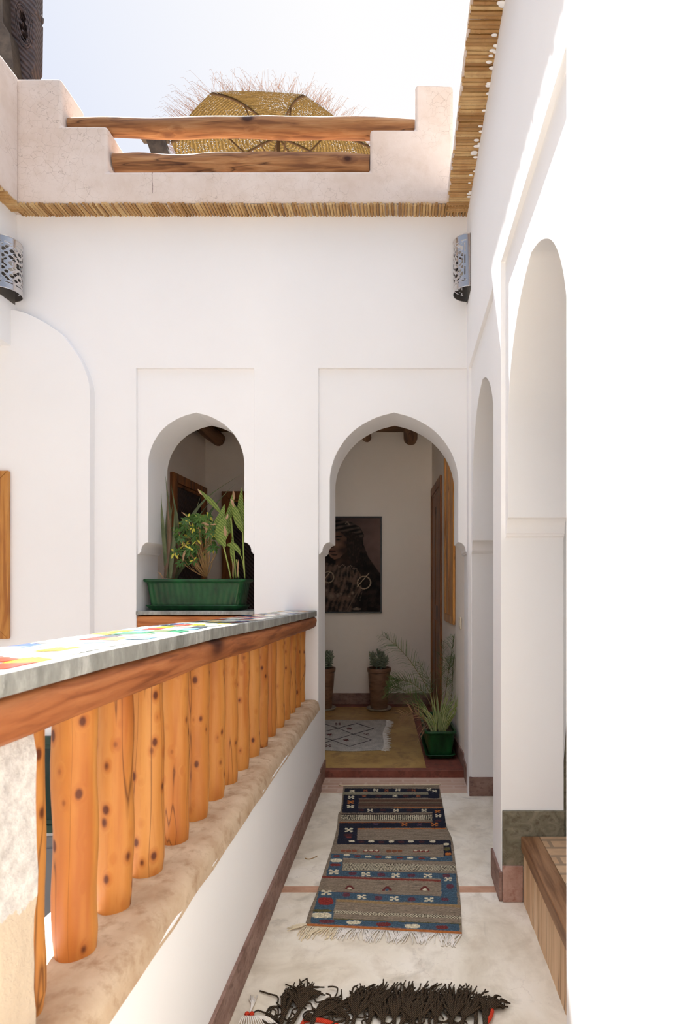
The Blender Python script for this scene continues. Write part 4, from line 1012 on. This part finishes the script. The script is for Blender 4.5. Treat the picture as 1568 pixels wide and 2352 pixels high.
# ------------------------------------------------------------------ parasol and dark timber on the roof terrace
def thatch():
    t = NT('woven_palm_grass'); v = t.coord(); a = t.noise(v, 40, 4, .6); w = t.n('TexWave', wave_type='RINGS', rings_direction='Z'); w.inputs['Scale'].default_value = 9; w.inputs['Distortion'].default_value = 2.5; w.inputs['Detail'].default_value = 3; t.l(v, w.inputs['Vector'])
    c = t.ramp(a.outputs[0], (.3, srgb(88, 70, 38)), (.7, srgb(140, 116, 70))); c = t.mix(t.ramp(w.outputs[0], (.3, BW(.6)), (.7, BW(0))), c, srgb(64, 50, 28)); t.col(c)
    t.bump(w.outputs[0], .6, .01)
    vo = t.n('TexVoronoi'); vo.inputs['Scale'].default_value = 55; mp = t.n('Mapping'); mp.inputs['Scale'].default_value = (1, 1, .5); t.l(v, mp.inputs[0]); t.l(mp.outputs[0], vo.inputs['Vector'])
    ds = t.noise(v, 3, 2, .5); thr = t.math('MULTIPLY', t.ramp(ds.outputs[0], (.35, BW(.06)), (.65, BW(.30))), 1.0)
    al = t.math('GREATER_THAN', vo.outputs['Distance'], thr); t.l(al, t.b.inputs['Alpha'])
    tl = t.n('BsdfTranslucent'); t.l(c, tl.inputs[0]); tp = t.n('BsdfTransparent'); m1 = t.n('MixShader'); m1.inputs[0].default_value = .16
    t.l(t.b.outputs[0], m1.inputs[1]); t.l(tl.outputs[0], m1.inputs[2]); m2 = t.n('MixShader'); t.l(al, m2.inputs[0]); t.l(tp.outputs[0], m2.inputs[1]); t.l(m1.outputs[0], m2.inputs[2]); t.l(m2.outputs[0], t.out.inputs[0])
    t.b.inputs['Alpha'].default_value = 1
    for lk in list(t.t.links):
        if lk.to_socket == t.b.inputs['Alpha']: t.t.links.remove(lk)
    return t.done(.9, spec=.1)
M_thatch = thatch(); M_rib = plain('dark_parasol_rib', srgb(84, 62, 38), .8); M_hair = plain('grass_whisker', srgb(150, 112, 84), .9)
PC = Vector((-1.36, 6.22, 5.86)); PR = 1.09
U = empty('straw_parasol', (PC.x, PC.y, 3.80), 'woven straw parasol with a whiskered rim on the roof terrace', 'parasol')
PAR = PI/8+.03
def par(u, a):
    """u 0 at hub .. 1 at rim"""
    k = 8; seg_ = (a/(2*PI)*k) % 1; flat = math.cos(PI/k)/math.cos((seg_-.5)*2*PI/k)
    rr = PR*u*(1+(flat-1)*u*.75); sag = -.035*math.sin(PI*u)*(1-abs(seg_-.5)*2)
    z = .40*(1-u**2.0)+sag
    return PC+Vector((rr*math.cos(a+PAR), rr*math.sin(a+PAR), z))
bm = bmesh.new(); g = []
for j in range(1, 25):
    g.append([bm.verts.new(par(j/24, 2*PI*i/96)) for i in range(96)])
tp_ = bm.verts.new(par(0, 0))
for i in range(96): bm.faces.new((tp_, g[0][i], g[0][(i+1) % 96]))
for j in range(23):
    for i in range(96): bm.faces.new((g[j][i], g[j+1][i], g[j+1][(i+1) % 96], g[j][(i+1) % 96]))
local(obj('canopy', bm, M_thatch, smooth=60), U)
for k in range(8):
    bm = bmesh.new(); a = 2*PI*k/8; tube(bm, [par(j/12, a)-Vector((0, 0, .015)) for j in range(13)], .011, 6); local(obj('rib', bm, M_rib, smooth=170), U)
    bm = bmesh.new(); tube(bm, [PC+Vector((0, 0, -.12)), par(.55, a)-Vector((0, 0, .02))], .008, 6); local(obj('strut', bm, M_rib, smooth=170), U)
bm = bmesh.new()
for i in range(1300):
    a = random.uniform(0, 2*PI); p = par(.985, a); L = random.uniform(.04, .20); d = Vector((math.cos(a+PAR+random.gauss(0, .45)), math.sin(a+PAR+random.gauss(0, .45)), random.uniform(.0, .45)))
    e = p+d*L; e2 = e+Vector((d.x*.3, d.y*.3, -.35))*L*.6
    tube(bm, [p, p+d*L*.5, e, e2], lambda u: .0013*(1-u*.6), 3, cap=False)
o = local(obj('rim_whiskers', bm, M_hair), U)
bm = bmesh.new(); tube(bm, [(PC.x, PC.y, 3.80), (PC.x, PC.y, PC.z+.44)], .02, 10); local(obj('pole', bm, M_rib, smooth=60), U)
# leaning dark timber prop seen below the upper log
bm = bmesh.new(); a = P(347, 296, 5.2); b = P(392, 420, 5.2); d = (b-a); b2 = a+d*((a.z-3.8)/(-d.z)); s = Vector((.085, 0, 0))
v = [bm.verts.new(q) for q in (a-s, a+s, a+s+Vector((0, .1, 0)), a-s+Vector((0, .1, 0)), b2-s, b2+s, b2+s+Vector((0, .1, 0)), b2-s+Vector((0, .1, 0)))]
for f in ((0, 1, 2, 3), (7, 6, 5, 4), (0, 4, 5, 1), (1, 5, 6, 2), (2, 6, 7, 3), (3, 7, 4, 0)): bm.faces.new([v[i] for i in f])
PRP = empty('timber_prop', (b2.x, b2.y+.05, 3.8), 'dark leaning timber post on the roof terrace behind the logs', 'post')
M_dk = mottled('dark_stained_timber', srgb(58, 48, 40), srgb(84, 72, 60), 14, 5, .6, .3, 60)
o = obj('shaft', bm, M_dk); bevel(o, .01); local(o, PRP)
bm = bmesh.new(); c = P(350, 306, 5.2); box(bm, c.x-.14, c.x+.11, c.y-.03, c.y+.13, c.z, c.z+.05); o = obj('cap', bm, M_dk); bevel(o, .01); local(o, PRP)
# carved dark wooden bracket above the left parapet
CB = empty('carved_bracket', (-3.35, 4.6, 3.8), 'dark carved wooden corner bracket rising above the left parapet', 'bracket')
Y0 = 4.5
pr = [P(70, 230, Y0), P(70, 166, Y0), P(76, 158, Y0), P(80, 150, Y0), P(82, 35, Y0), P(79, 31, Y0), P(83, 26, Y0), P(84, 16, Y0), P(81, 13, Y0), P(82, -120, Y0)]
bm = bmesh.new(); prism(bm, [(p.x, p.z) for p in pr]+[(pr[-1].x-.25, pr[-1].z), (pr[0].x-.25, pr[0].z)], 'XZ', Y0, Y0+.10)
o = obj('carved_panel', bm, M_carve); bevel(o, .008)
cs = []
for cx, cy, rx, rz_ in ((52, 38, 7, 14), (56, 62, 6, 12), (47, 60, 4, 11), (50, 30, 4, 10), (54, 84, 6, 13), (60, 78, 4, 9)):
    c = P(cx, cy, Y0); k = Y0/F
    cs.append(cutter(lambda b, c=c, rx=rx*k, rz_=rz_*k: prism(b, [(c.x+math.cos(t*PI/10)*rx+math.sin(t*PI/10)*rz_*-.25, c.z+math.sin(t*PI/10)*rz_) for t in range(20)], 'XZ', Y0-.05, Y0+.06)))
boolean(o, cs); local(o, CB)
bm = bmesh.new()
for i in range(3):
    e = 1+i*.18; q = []
    for t in range(25):
        c = P(54, 57, Y0); a = t*2*PI/24; k = Y0/F; q.append(Vector((c.x+math.cos(a)*(11+4*i)*k-math.sin(a)*8*k, Y0-.002, c.z+math.sin(a)*(40+7*i)*k)))
    tube(bm, q, .0045, 5)
for i in range(22):
    z = -.25+i*.05; c = P(68, 80, Y0); tube(bm, [Vector((c.x-.012, Y0-.002, c.z-z)), Vector((c.x+.025, Y0-.002, c.z-z-.05))], .003, 4)
local(obj('carved_beading', bm, M_carve, smooth=170), CB)
bm = bmesh.new(); a = P(26, -60, Y0+.05); prism(bm, [(P(-60, -120, Y0).x, P(0, -120, Y0).z), (P(22, 0, Y0).x, P(0, -120, Y0).z), (P(26, 90, Y0).x, P(0, 78, Y0).z), (P(42, 110, Y0).x, P(0, 105, Y0).z), (P(50, 170, Y0).x, P(0, 175, Y0).z), (P(50, 230, Y0).x, P(0, 240, Y0).z), (P(-60, 230, Y0).x, P(0, 240, Y0).z)], 'XZ', Y0-.10, Y0+.04)
o = obj('side_board', bm, M_dk); bevel(o, .006); local(o, CB)
bm = bmesh.new(); q = P(30, 240, Y0); box(bm, q.x-.25, q.x+.13, Y0-.05, Y0+.15, 3.8, q.z); o = obj('foot', bm, M_dk); local(o, CB)

# ------------------------------------------------------------------ glazed troughs
def trough(loc, rz, label):
    """long side along local X"""
    r = empty('plant_trough', loc, label, 'planter', 'green glazed plant troughs', rz=rz)
    L, Wd, H = .66, .215, .195
    def ringpts(l, w, z, flute, n=240, rc=.03):
        out = []
        for k in range(n):
            t = k/n; per = 2*(l+w); s = t*per
            if s < l: p = (-l/2+s, -w/2); q = s; nrm = (0, -1)
            elif s < l+w: p = (l/2, -w/2+s-l); q = s-l; nrm = (1, 0)
            elif s < 2*l+w: p = (l/2-(s-l-w), w/2); q = s; nrm = (0, 1)
            else: p = (-l/2, w/2-(s-2*l-w)); q = s; nrm = (-1, 0)
            x = max(-l/2+rc, min(l/2-rc, p[0])); y = max(-w/2+rc, min(w/2-rc, p[1])); dx, dy = p[0]-x, p[1]-y; d = math.hypot(dx, dy)
            if dx and dy: x2, y2 = x+dx/d*rc, y+dy/d*rc
            else: x2, y2 = p
            fl = -flute*(.5+.5*math.cos(2*PI*q/.0366)) if flute else 0
            out.append((x2+nrm[0]*fl, y2+nrm[1]*fl, z))
        return out
    secs = [(.60, .165, 0, 0), (.605, .17, .006, 0), (.61, .175, .02, .004), (.635, .195, .10, .005), (.652, .207, .165, .004), (.655, .21, .172, 0), (.685, .235, .178, 0), (.69, .24, .188, 0), (.685, .235, .197, 0), (.655, .205, .197, 0), (.64, .195, .17, 0)]
    bm = bmesh.new(); rings = [[bm.verts.new(p) for p in ringpts(l, w, z+.016, f)] for l, w, z, f in secs]
    n = len(rings[0])
    for i in range(len(rings)-1):
        for k in range(n): bm.faces.new((rings[i][k], rings[i][(k+1) % n], rings[i+1][(k+1) % n], rings[i+1][k]))
    bm.faces.new(rings[0][::-1]); obj('body', bm, M_green, r, smooth=60)
    bm = bmesh.new(); bm.faces.new([bm.verts.new(p) for p in ringpts(.64, .195, .186, 0, 60)]); obj('soil', bm, M_soil, r)
    bm = bmesh.new(); rings = [[bm.verts.new(p) for p in ringpts(l, w, z, 0, 120)] for l, w, z in ((.58, .15, 0), (.61, .18, .004), (.655, .215, .030), (.665, .225, .034), (.66, .22, .037), (.63, .19, .034), (.60, .165, .017))]
    for i in range(len(rings)-1):
        for k in range(120): bm.faces.new((rings[i][k], rings[i][(k+1) % 120], rings[i+1][(k+1) % 120], rings[i+1][k]))
    bm.faces.new(rings[0][::-1]); bm.faces.new(rings[-1]); obj('drip_tray', bm, M_green, r, smooth=60)
    return r
trough((-1.395, 3.905, 1.182), -.02, 'fluted green glazed trough on the stone sill of the left arch')
trough((.268, 4.56, .0525), PI/2+.045, 'fluted green glazed trough standing on the floor under the right arch')

# ------------------------------------------------------------------ plants in the sill trough
lance = lambda W: (lambda u: W*max(.02, math.sin(PI*min(1, u*.97+.03))**.75*(1-.25*u)))
sword = lambda W: (lambda u: W*(.55+.45*math.sin(PI*min(1, u*1.25)))*(1 if u < .6 else max(.02, (1-u)/.4)))
def px_leaf(bm, pts, W, side=(1, .2, 0), fold=.2, fn=lance, mi=0, me=None, n=6, cols=2):
    blade(bm, crv([P(*q) for q in pts], n), fn(W), side, fold, mi, me, cols)
# sword-leaved flax on the left
r = empty('flax_plant', (-1.61, 3.9, 1.37), 'tall sword-leaved flax at the left end of the trough in the left arch', 'plant')
SW = [([(384, 1328, 3.88), (376, 1250, 3.86), (371, 1180, 3.84), (370, 1130, 3.82)], .010, 0), ([(388, 1328, 3.92), (384, 1240, 3.95), (386, 1170, 3.98), (380, 1093, 4.0)], .017, 0), ([(392, 1328, 3.9), (396, 1240, 3.92), (404, 1190, 3.93), (392, 1110, 3.95)], .016, 0),
      ([(386, 1328, 3.9), (388, 1260, 3.88), (386, 1200, 3.86), (384, 1128, 3.86)], .013, 1), ([(396, 1328, 3.92), (402, 1260, 3.95), (430, 1200, 4.0), (478, 1140, 4.05), (560, 1085, 4.12)], .012, 0), ([(398, 1328, 3.95), (414, 1270, 4.0), (440, 1200, 4.05), (462, 1135, 4.1)], .009, 0),
      ([(400, 1328, 3.96), (420, 1260, 4.0), (450, 1195, 4.03), (500, 1130, 4.08)], .009, 0), ([(394, 1328, 3.9), (400, 1280, 3.9), (410, 1240, 3.9), (408, 1180, 3.92)], .012, 1), ([(402, 1328, 3.95), (425, 1295, 3.96), (450, 1260, 4.0), (480, 1200, 4.05)], .008, 0),
      ([(382, 1328, 3.9), (380, 1270, 3.9), (386, 1220, 3.92), (398, 1150, 3.94)], .014, 0), ([(390, 1328, 3.86), (394, 1270, 3.86), (398, 1230, 3.87), (400, 1175, 3.88)], .013, 0), ([(378, 1328, 3.88), (382, 1290, 3.87), (388, 1240, 3.86), (392, 1190, 3.86)], .010, 1),
      ([(404, 1328, 3.98), (440, 1250, 4.03), (490, 1165, 4.08), (540, 1110, 4.12)], .010, 0), ([(398, 1328, 3.9), (404, 1285, 3.9), (412, 1250, 3.9), (416, 1215, 3.9)], .009, 1)]
for pts, W_, m_ in SW:
    bm = bmesh.new(); px_leaf(bm, pts, W_*1.6, (1, -.35, 0), .25, sword, 0, None, 6); local(obj('leaf', bm, L_flaxd if m_ else L_flax), r)
bm = bmesh.new(); px_leaf(bm, [(375, 1330, 3.85), (368, 1318, 3.8), (360, 1312, 3.78)], .004, fn=sword); local(obj('dead_leaf', bm, L_dry), r)
# variegated umbrella plant in the middle
r = empty('umbrella_plant', (-1.41, 3.91, 1.37), 'bushy umbrella plant with yellow-flecked leaves in the middle of the sill trough', 'plant')
random.seed(21)
bm = bmesh.new(); tips = []
base = (474, 1326, 3.91)
for i in range(72):
    a = random.uniform(0, 2*PI); q = random.random()**.6
    tx = 448+math.cos(a)*52*q+random.uniform(-5, 5); ty = 1236+math.sin(a)*56*q; tY = 3.91+random.uniform(-.10, .11)
    if i < 8: tx, ty, tY = [(400, 1270, 3.86), (410, 1240, 3.85), (425, 1210, 3.88), (450, 1188, 3.9), (480, 1185, 3.95), (415, 1292, 3.84), (432, 1262, 3.83), (498, 1215, 3.92)][i]
    mid = (base[0]*.55+tx*.45+random.uniform(-8, 8), base[1]*.55+ty*.45+6, 3.91+(tY-3.91)*.6)
    tube(bm, crv([P(*base), P(*mid), P(tx, ty, tY)], 5), lambda u: .0022*(1-.6*u), 5); tips.append(P(tx, ty, tY))
tube(bm, crv([P(474, 1326, 3.91), P(478, 1300, 3.9), P(492, 1280, 3.9), P(505, 1240, 3.93)], 5), .0035, 5)
local(obj('stems', bm, L_twig, smooth=170), r)
for ti, tpnt in enumerate(tips):
    bm = bmesh.new(); nl = random.randint(6, 8); ax = Vector((random.uniform(-.5, .5), -.75, random.uniform(-.1, .6))).normalized(); a, b = frame_of(ax)
    yel = random.random() < .3
    for k in range(nl):
        th = 2*PI*k/nl+random.uniform(-.25, .25); d = (a*math.cos(th)+b*math.sin(th)+ax*.25).normalized(); L = random.uniform(.026, .044)
        p0 = tpnt+d*.006; p1 = tpnt+d*L*.6-Vector((0, 0, .002)); p2 = tpnt+d*L*1.15-Vector((0, 0, .012))
        m_ = 1 if (yel and random.random() < .4) else 0
        blade(bm, crv([p0, p1, p2], 3), lance(random.uniform(.007, .0095)), d.cross(ax), .25, m_, None, 1)
    local(obj('leaf_cluster', bm, [L_sch, L_yel]), r)
for pts in ([(428, 1262, 3.83), (422, 1275, 3.82), (420, 1290, 3.83)], [(452, 1205, 3.86), (456, 1218, 3.86), (458, 1228, 3.86)], [(466, 1210, 3.86), (474, 1216, 3.86), (470, 1226, 3.86)], [(482, 1255, 3.85), (480, 1266, 3.85), (478, 1274, 3.85)]):
    bm = bmesh.new(); px_leaf(bm, pts, .008, cols=1, fold=.8); local(obj('dead_leaf', bm, L_dry), r)
# shell ginger on the right
r = empty('ginger_plant', (-1.14, 3.9, 1.37), 'striped broad-leaved ginger with brown leaf tips at the right end of the sill trough', 'plant')
for pts, rr in (([(530, 1328, 3.9), (522, 1290, 3.9), (512, 1250, 3.88), (508, 1225, 3.87)], .005), ([(541, 1328, 3.92), (538, 1280, 3.92), (533, 1220, 3.92), (530, 1190, 3.92)], .006), ([(548, 1328, 3.88), (545, 1300, 3.88), (543, 1285, 3.88)], .005),
                ([(562, 1328, 3.9), (560, 1290, 3.9), (558, 1240, 3.9), (557, 1200, 3.9)], .005), ([(560, 1310, 3.9), (556, 1285, 3.9), (546, 1262, 3.9)], .003), ([(536, 1328, 3.9), (535, 1300, 3.88), (533, 1282, 3.88)], .004)):
    bm = bmesh.new(); tube(bm, crv([P(*q) for q in pts], 5), rr, 7); local(obj('stem', bm, L_stem, smooth=170), r)
def gin_mat():
    t = NT('striped_ginger_leaf'); v = t.coord(); w = t.n('TexWave', wave_type='BANDS', bands_direction='DIAGONAL'); w.inputs['Scale'].default_value = 30; w.inputs['Distortion'].default_value = 3; t.l(v, w.inputs['Vector'])
    c = t.ramp(w.outputs[0], (.2, srgb(104, 128, 54)), (.6, srgb(126, 146, 66)), (.95, srgb(154, 166, 84))); t.col(c); tl = t.n('BsdfTranslucent'); t.l(c, tl.inputs[0]); mx = t.n('MixShader'); mx.inputs[0].default_value = .3
    t.l(t.b.outputs[0], mx.inputs[1]); t.l(tl.outputs[0], mx.inputs[2]); t.l(mx.outputs[0], t.out.inputs[0]); return t.done(.4, spec=.35)
L_gs = gin_mat()
for pts, W_, sd in (([(506, 1178, 3.9), (492, 1160, 3.89), (474, 1142, 3.88), (456, 1124, 3.86)], .017, (.7, 0, .7)), ([(508, 1228, 3.88), (499, 1208, 3.87), (508, 1185, 3.87), (516, 1158, 3.88)], .026, (1, .3, 0)), ([(516, 1254, 3.84), (506, 1235, 3.83), (509, 1205, 3.83), (519, 1184, 3.84)], .036, (1, .1, 0)),
                   ([(517, 1256, 3.80), (508, 1240, 3.79), (516, 1222, 3.79), (520, 1212, 3.80)], .030, (1, -.1, 0)), ([(528, 1225, 3.92), (524, 1195, 3.92), (531, 1165, 3.93), (536, 1128, 3.94)], .022, (1, .4, 0)), ([(557, 1222, 3.88), (547, 1200, 3.87), (540, 1175, 3.86), (531, 1148, 3.86)], .024, (.9, 0, .3)),
                   ([(560, 1222, 3.9), (554, 1190, 3.9), (552, 1160, 3.9), (555, 1120, 3.9)], .024, (1, .1, 0)), ([(506, 1230, 3.86), (490, 1218, 3.86), (470, 1205, 3.85), (446, 1180, 3.84)], .012, (.4, 0, .9)), ([(510, 1240, 3.87), (495, 1215, 3.86), (470, 1195, 3.85), (450, 1178, 3.84)], .014, (.5, 0, .8)),
                   ([(520, 1252, 3.84), (535, 1252, 3.84), (546, 1262, 3.84), (552, 1276, 3.85)], .018, (.2, 0, 1)), ([(512, 1225, 3.88), (490, 1222, 3.87), (470, 1215, 3.86)], .009, (0, .2, 1)), ([(532, 1285, 3.86), (531, 1260, 3.86), (534, 1230, 3.87)], .010, (1, .1, 0))):
    bm = bmesh.new(); px_leaf(bm, pts, W_*1.15, sd, .25, n=5, me=None); local(obj('leaf', bm, L_gs), r)
for pts, W_ in (([(480, 1206, 3.83), (468, 1203, 3.83), (454, 1206, 3.82)], .010), ([(482, 1205, 3.83), (490, 1204, 3.84), (497, 1205, 3.84)], .008), ([(464, 1137, 3.86), (458, 1130, 3.86), (454, 1123, 3.86)], .006), ([(518, 1232, 3.785), (516, 1220, 3.785), (515, 1208, 3.79)], .012),
                ([(519, 1193, 3.83), (521, 1187, 3.83), (523, 1180, 3.84)], .009), ([(537, 1148, 3.93), (536, 1136, 3.93), (535, 1126, 3.94)], .010), ([(537, 1165, 3.85), (533, 1153, 3.85), (529, 1145, 3.86)], .010), ([(430, 1187, 3.84), (422, 1180, 3.84), (416, 1176, 3.83)], .004), ([(544, 1328, 3.86), (546, 1300, 3.86), (548, 1284, 3.86)], .006), ([(534, 1325, 3.87), (535, 1300, 3.87), (535, 1286, 3.87)], .005)):
    bm = bmesh.new(); px_leaf(bm, pts, W_, (1, 0, .3), .5, cols=1); local(obj('dry_tip', bm, L_dry), r)

# ------------------------------------------------------------------ palm and striped plant in the floor trough
random.seed(5)
r = empty('palm', (.27, 4.45, .25), 'feathery arching palm at the back of the floor trough under the right arch', 'plant')
FR = [[(1008, 1688, 4.45), (990, 1600, 4.45), (950, 1530, 4.4), (915, 1488, 4.35), (878, 1458, 4.3)], [(1006, 1688, 4.45), (985, 1610, 4.4), (950, 1572, 4.35), (920, 1562, 4.3), (896, 1560, 4.25)], [(1004, 1688, 4.45), (980, 1640, 4.4), (945, 1600, 4.3), (915, 1580, 4.25), (890, 1574, 4.2)],
      [(1012, 1688, 4.5), (1022, 1600, 4.5), (1030, 1540, 4.5), (1038, 1490, 4.48), (1042, 1462, 4.45)], [(1014, 1688, 4.55), (1036, 1600, 4.55), (1044, 1540, 4.5), (1044, 1510, 4.45)], [(1010, 1688, 4.6), (1012, 1600, 4.7), (1016, 1530, 4.75), (1018, 1475, 4.8)], [(1002, 1688, 4.5), (990, 1600, 4.6), (985, 1560, 4.65), (960, 1520, 4.7)],
      [(1004, 1690, 4.4), (970, 1650, 4.3), (945, 1635, 4.25), (920, 1640, 4.2)]]
for fi, pts in enumerate(FR):
    c = crv([P(*q) for q in pts], 8); c = [Vector((min(p.x, innerX(p.y)-.02), p.y, p.z)) for p in c]; n = len(c); bm = bmesh.new(); tube(bm, c, lambda u: .0035*(1-.7*u), 5, mi=1)
    dead = fi == 7
    for i in range(int(n*.28), n):
        for half in (0, .5):
            if i+1 >= n and half: continue
            p = c[i].lerp(c[min(i+1, n-1)], half); t = (c[min(i+1, n-1)]-c[max(i-1, 0)]).normalized(); s = t.cross(Vector((.15, -1, .2))).normalized(); u = i/n
            for sg in (-1, 1):
                if dead and random.random() < .5: continue
                L = .16*math.sin(PI*min(1, (u-.2)*1.05+.12))*random.uniform(.75, 1.1); L = max(L, .05)
                d = (t*.85+s*sg*.75+Vector((random.gauss(0, .08), random.gauss(0, .25), random.gauss(0, .05)))).normalized()
                e = p+d*L; e.z -= L*.22; m_ = p+d*L*.55
                for q in (e, m_): q.x = min(q.x, innerX(q.y)-.012)
                blade(bm, [p, m_, e], lambda u: .0042*(1-u*.85), s.cross(d)*0+t.cross(d), .15, 0, None, 1)
    local(obj('frond', bm, [L_dry if dead else L_palm, L_palmstem]), r)
r = empty('striped_grass_plant', (.24, 4.36, .25), 'cream-striped grassy plant at the front of the floor trough beside the wall', 'plant')
for i in range(46):
    bm = bmesh.new(); a = random.uniform(-1, 1); L = random.uniform(.22, .42); b = P(1006+a*12, 1690, 4.34+random.uniform(-.03, .08))
    dx = a*.42+random.gauss(0, .10); dy = random.uniform(-.25, .25)
    d = Vector((dx, dy, 1)).normalized(); m1 = b+d*L*.5; e = b+Vector((d.x*1.5, d.y*1.3, d.z*.93)).normalized()*L
    if random.random() < .25: e.z -= .07; e.x += .05*(1 if dx > 0 else -1)
    c = crv([b, m1, e], 6); c = [Vector((min(p.x, innerX(p.y)-.015), p.y, p.z)) for p in c]
    blade(bm, c, sword(random.uniform(.005, .008)), (1, .3*random.uniform(-1, 1), 0), .35, 0, 1, 2); local(obj('leaf', bm, [L_palm if i % 3 else L_gin, L_cream]), r)
# dry strands hanging from the trough
bm = bmesh.new()
for i in range(9):
    p0 = P(985+i*2, 1670, 4.36); e = P(955+random.uniform(0, 18), 1700+random.uniform(-20, 15), 4.3); e2 = P(955+random.uniform(0, 14), 1665+random.uniform(-10, 50), 4.28)
    tube(bm, crv([p0, p0.lerp(e2, .5)+Vector((0, 0, .04)), e2], 5), .0011, 4)
local(obj('dry_strands', bm, L_dry), r)

# ------------------------------------------------------------------ clay pots and succulents
def pot(x, Y, label, lab2, seed):
    random.seed(seed)
    r = empty('clay_pot', (x, Y, .052), label, 'pot', 'tall brown clay pots')
    bm = bmesh.new(); lathe(bm, [(.085, .012), (.092, .03), (.096, .14), (.108, .25), (.114, .35), (.116, .385), (.114, .39), (.124, .395), (.127, .43), (.121, .437), (.110, .435), (.104, .41)], (0, 0, 0), 36, wob=.015); obj('body', bm, M_terrapot, r, smooth=50)
    bm = bmesh.new(); lathe(bm, [(.10, .415), (.02, .42)], (0, 0, 0), 20); obj('soil', bm, M_soil, r)
    bm = bmesh.new(); lathe(bm, [(.10, 0), (.125, .004), (.134, .02), (.130, .022), (.118, .012), (.08, .010)], (0, 0, 0), 32); obj('saucer', bm, M_saucer, r, smooth=50)
    s = empty('succulent', (x, Y, .47), lab2, 'plant', 'succulents in the clay pots')
    for k in range(7):
        bm = bmesh.new(); a = random.uniform(0, 2*PI); q = .075 if k else 0; h = random.uniform(.08, .15) if k else .17
        b = Vector((math.cos(a)*.02, math.sin(a)*.02, -.005)); t = Vector((math.cos(a)*q*1.1, math.sin(a)*q*1.1, h))
        tube(bm, crv([b, b.lerp(t, .5)+Vector((0, 0, .01)), t], 4), .007, 6)
        for i in range(26):
            u = .25+.8*i/26; p = b.lerp(t, min(u, 1)); th = i*2.4; el = .1+1.1*(i/26)**1.5; d = Vector((math.cos(th)*math.cos(el), math.sin(th)*math.cos(el), math.sin(el))); L = random.uniform(.045, .065)
            tube(bm, [p, p+d*L*.5, p+d*L*.85, p+d*L], lambda u: (.0055, .0085, .006, .001)[min(3, int(round(u*3)))], 6)
        local(obj('rosette', bm, L_succ, smooth=170), empty_at(s)) if False else obj('rosette', bm, L_succ, s, smooth=170)
pot(-.250, 5.98, 'tall brown clay pot on a saucer against the far wall, right of the portrait edge', 'grey-green succulent in the clay pot nearer the door', 31)
pot(-.835, 5.98, 'tall brown clay pot half hidden behind the left arch jamb', 'grey-green succulent in the pot half hidden by the arch jamb', 47)
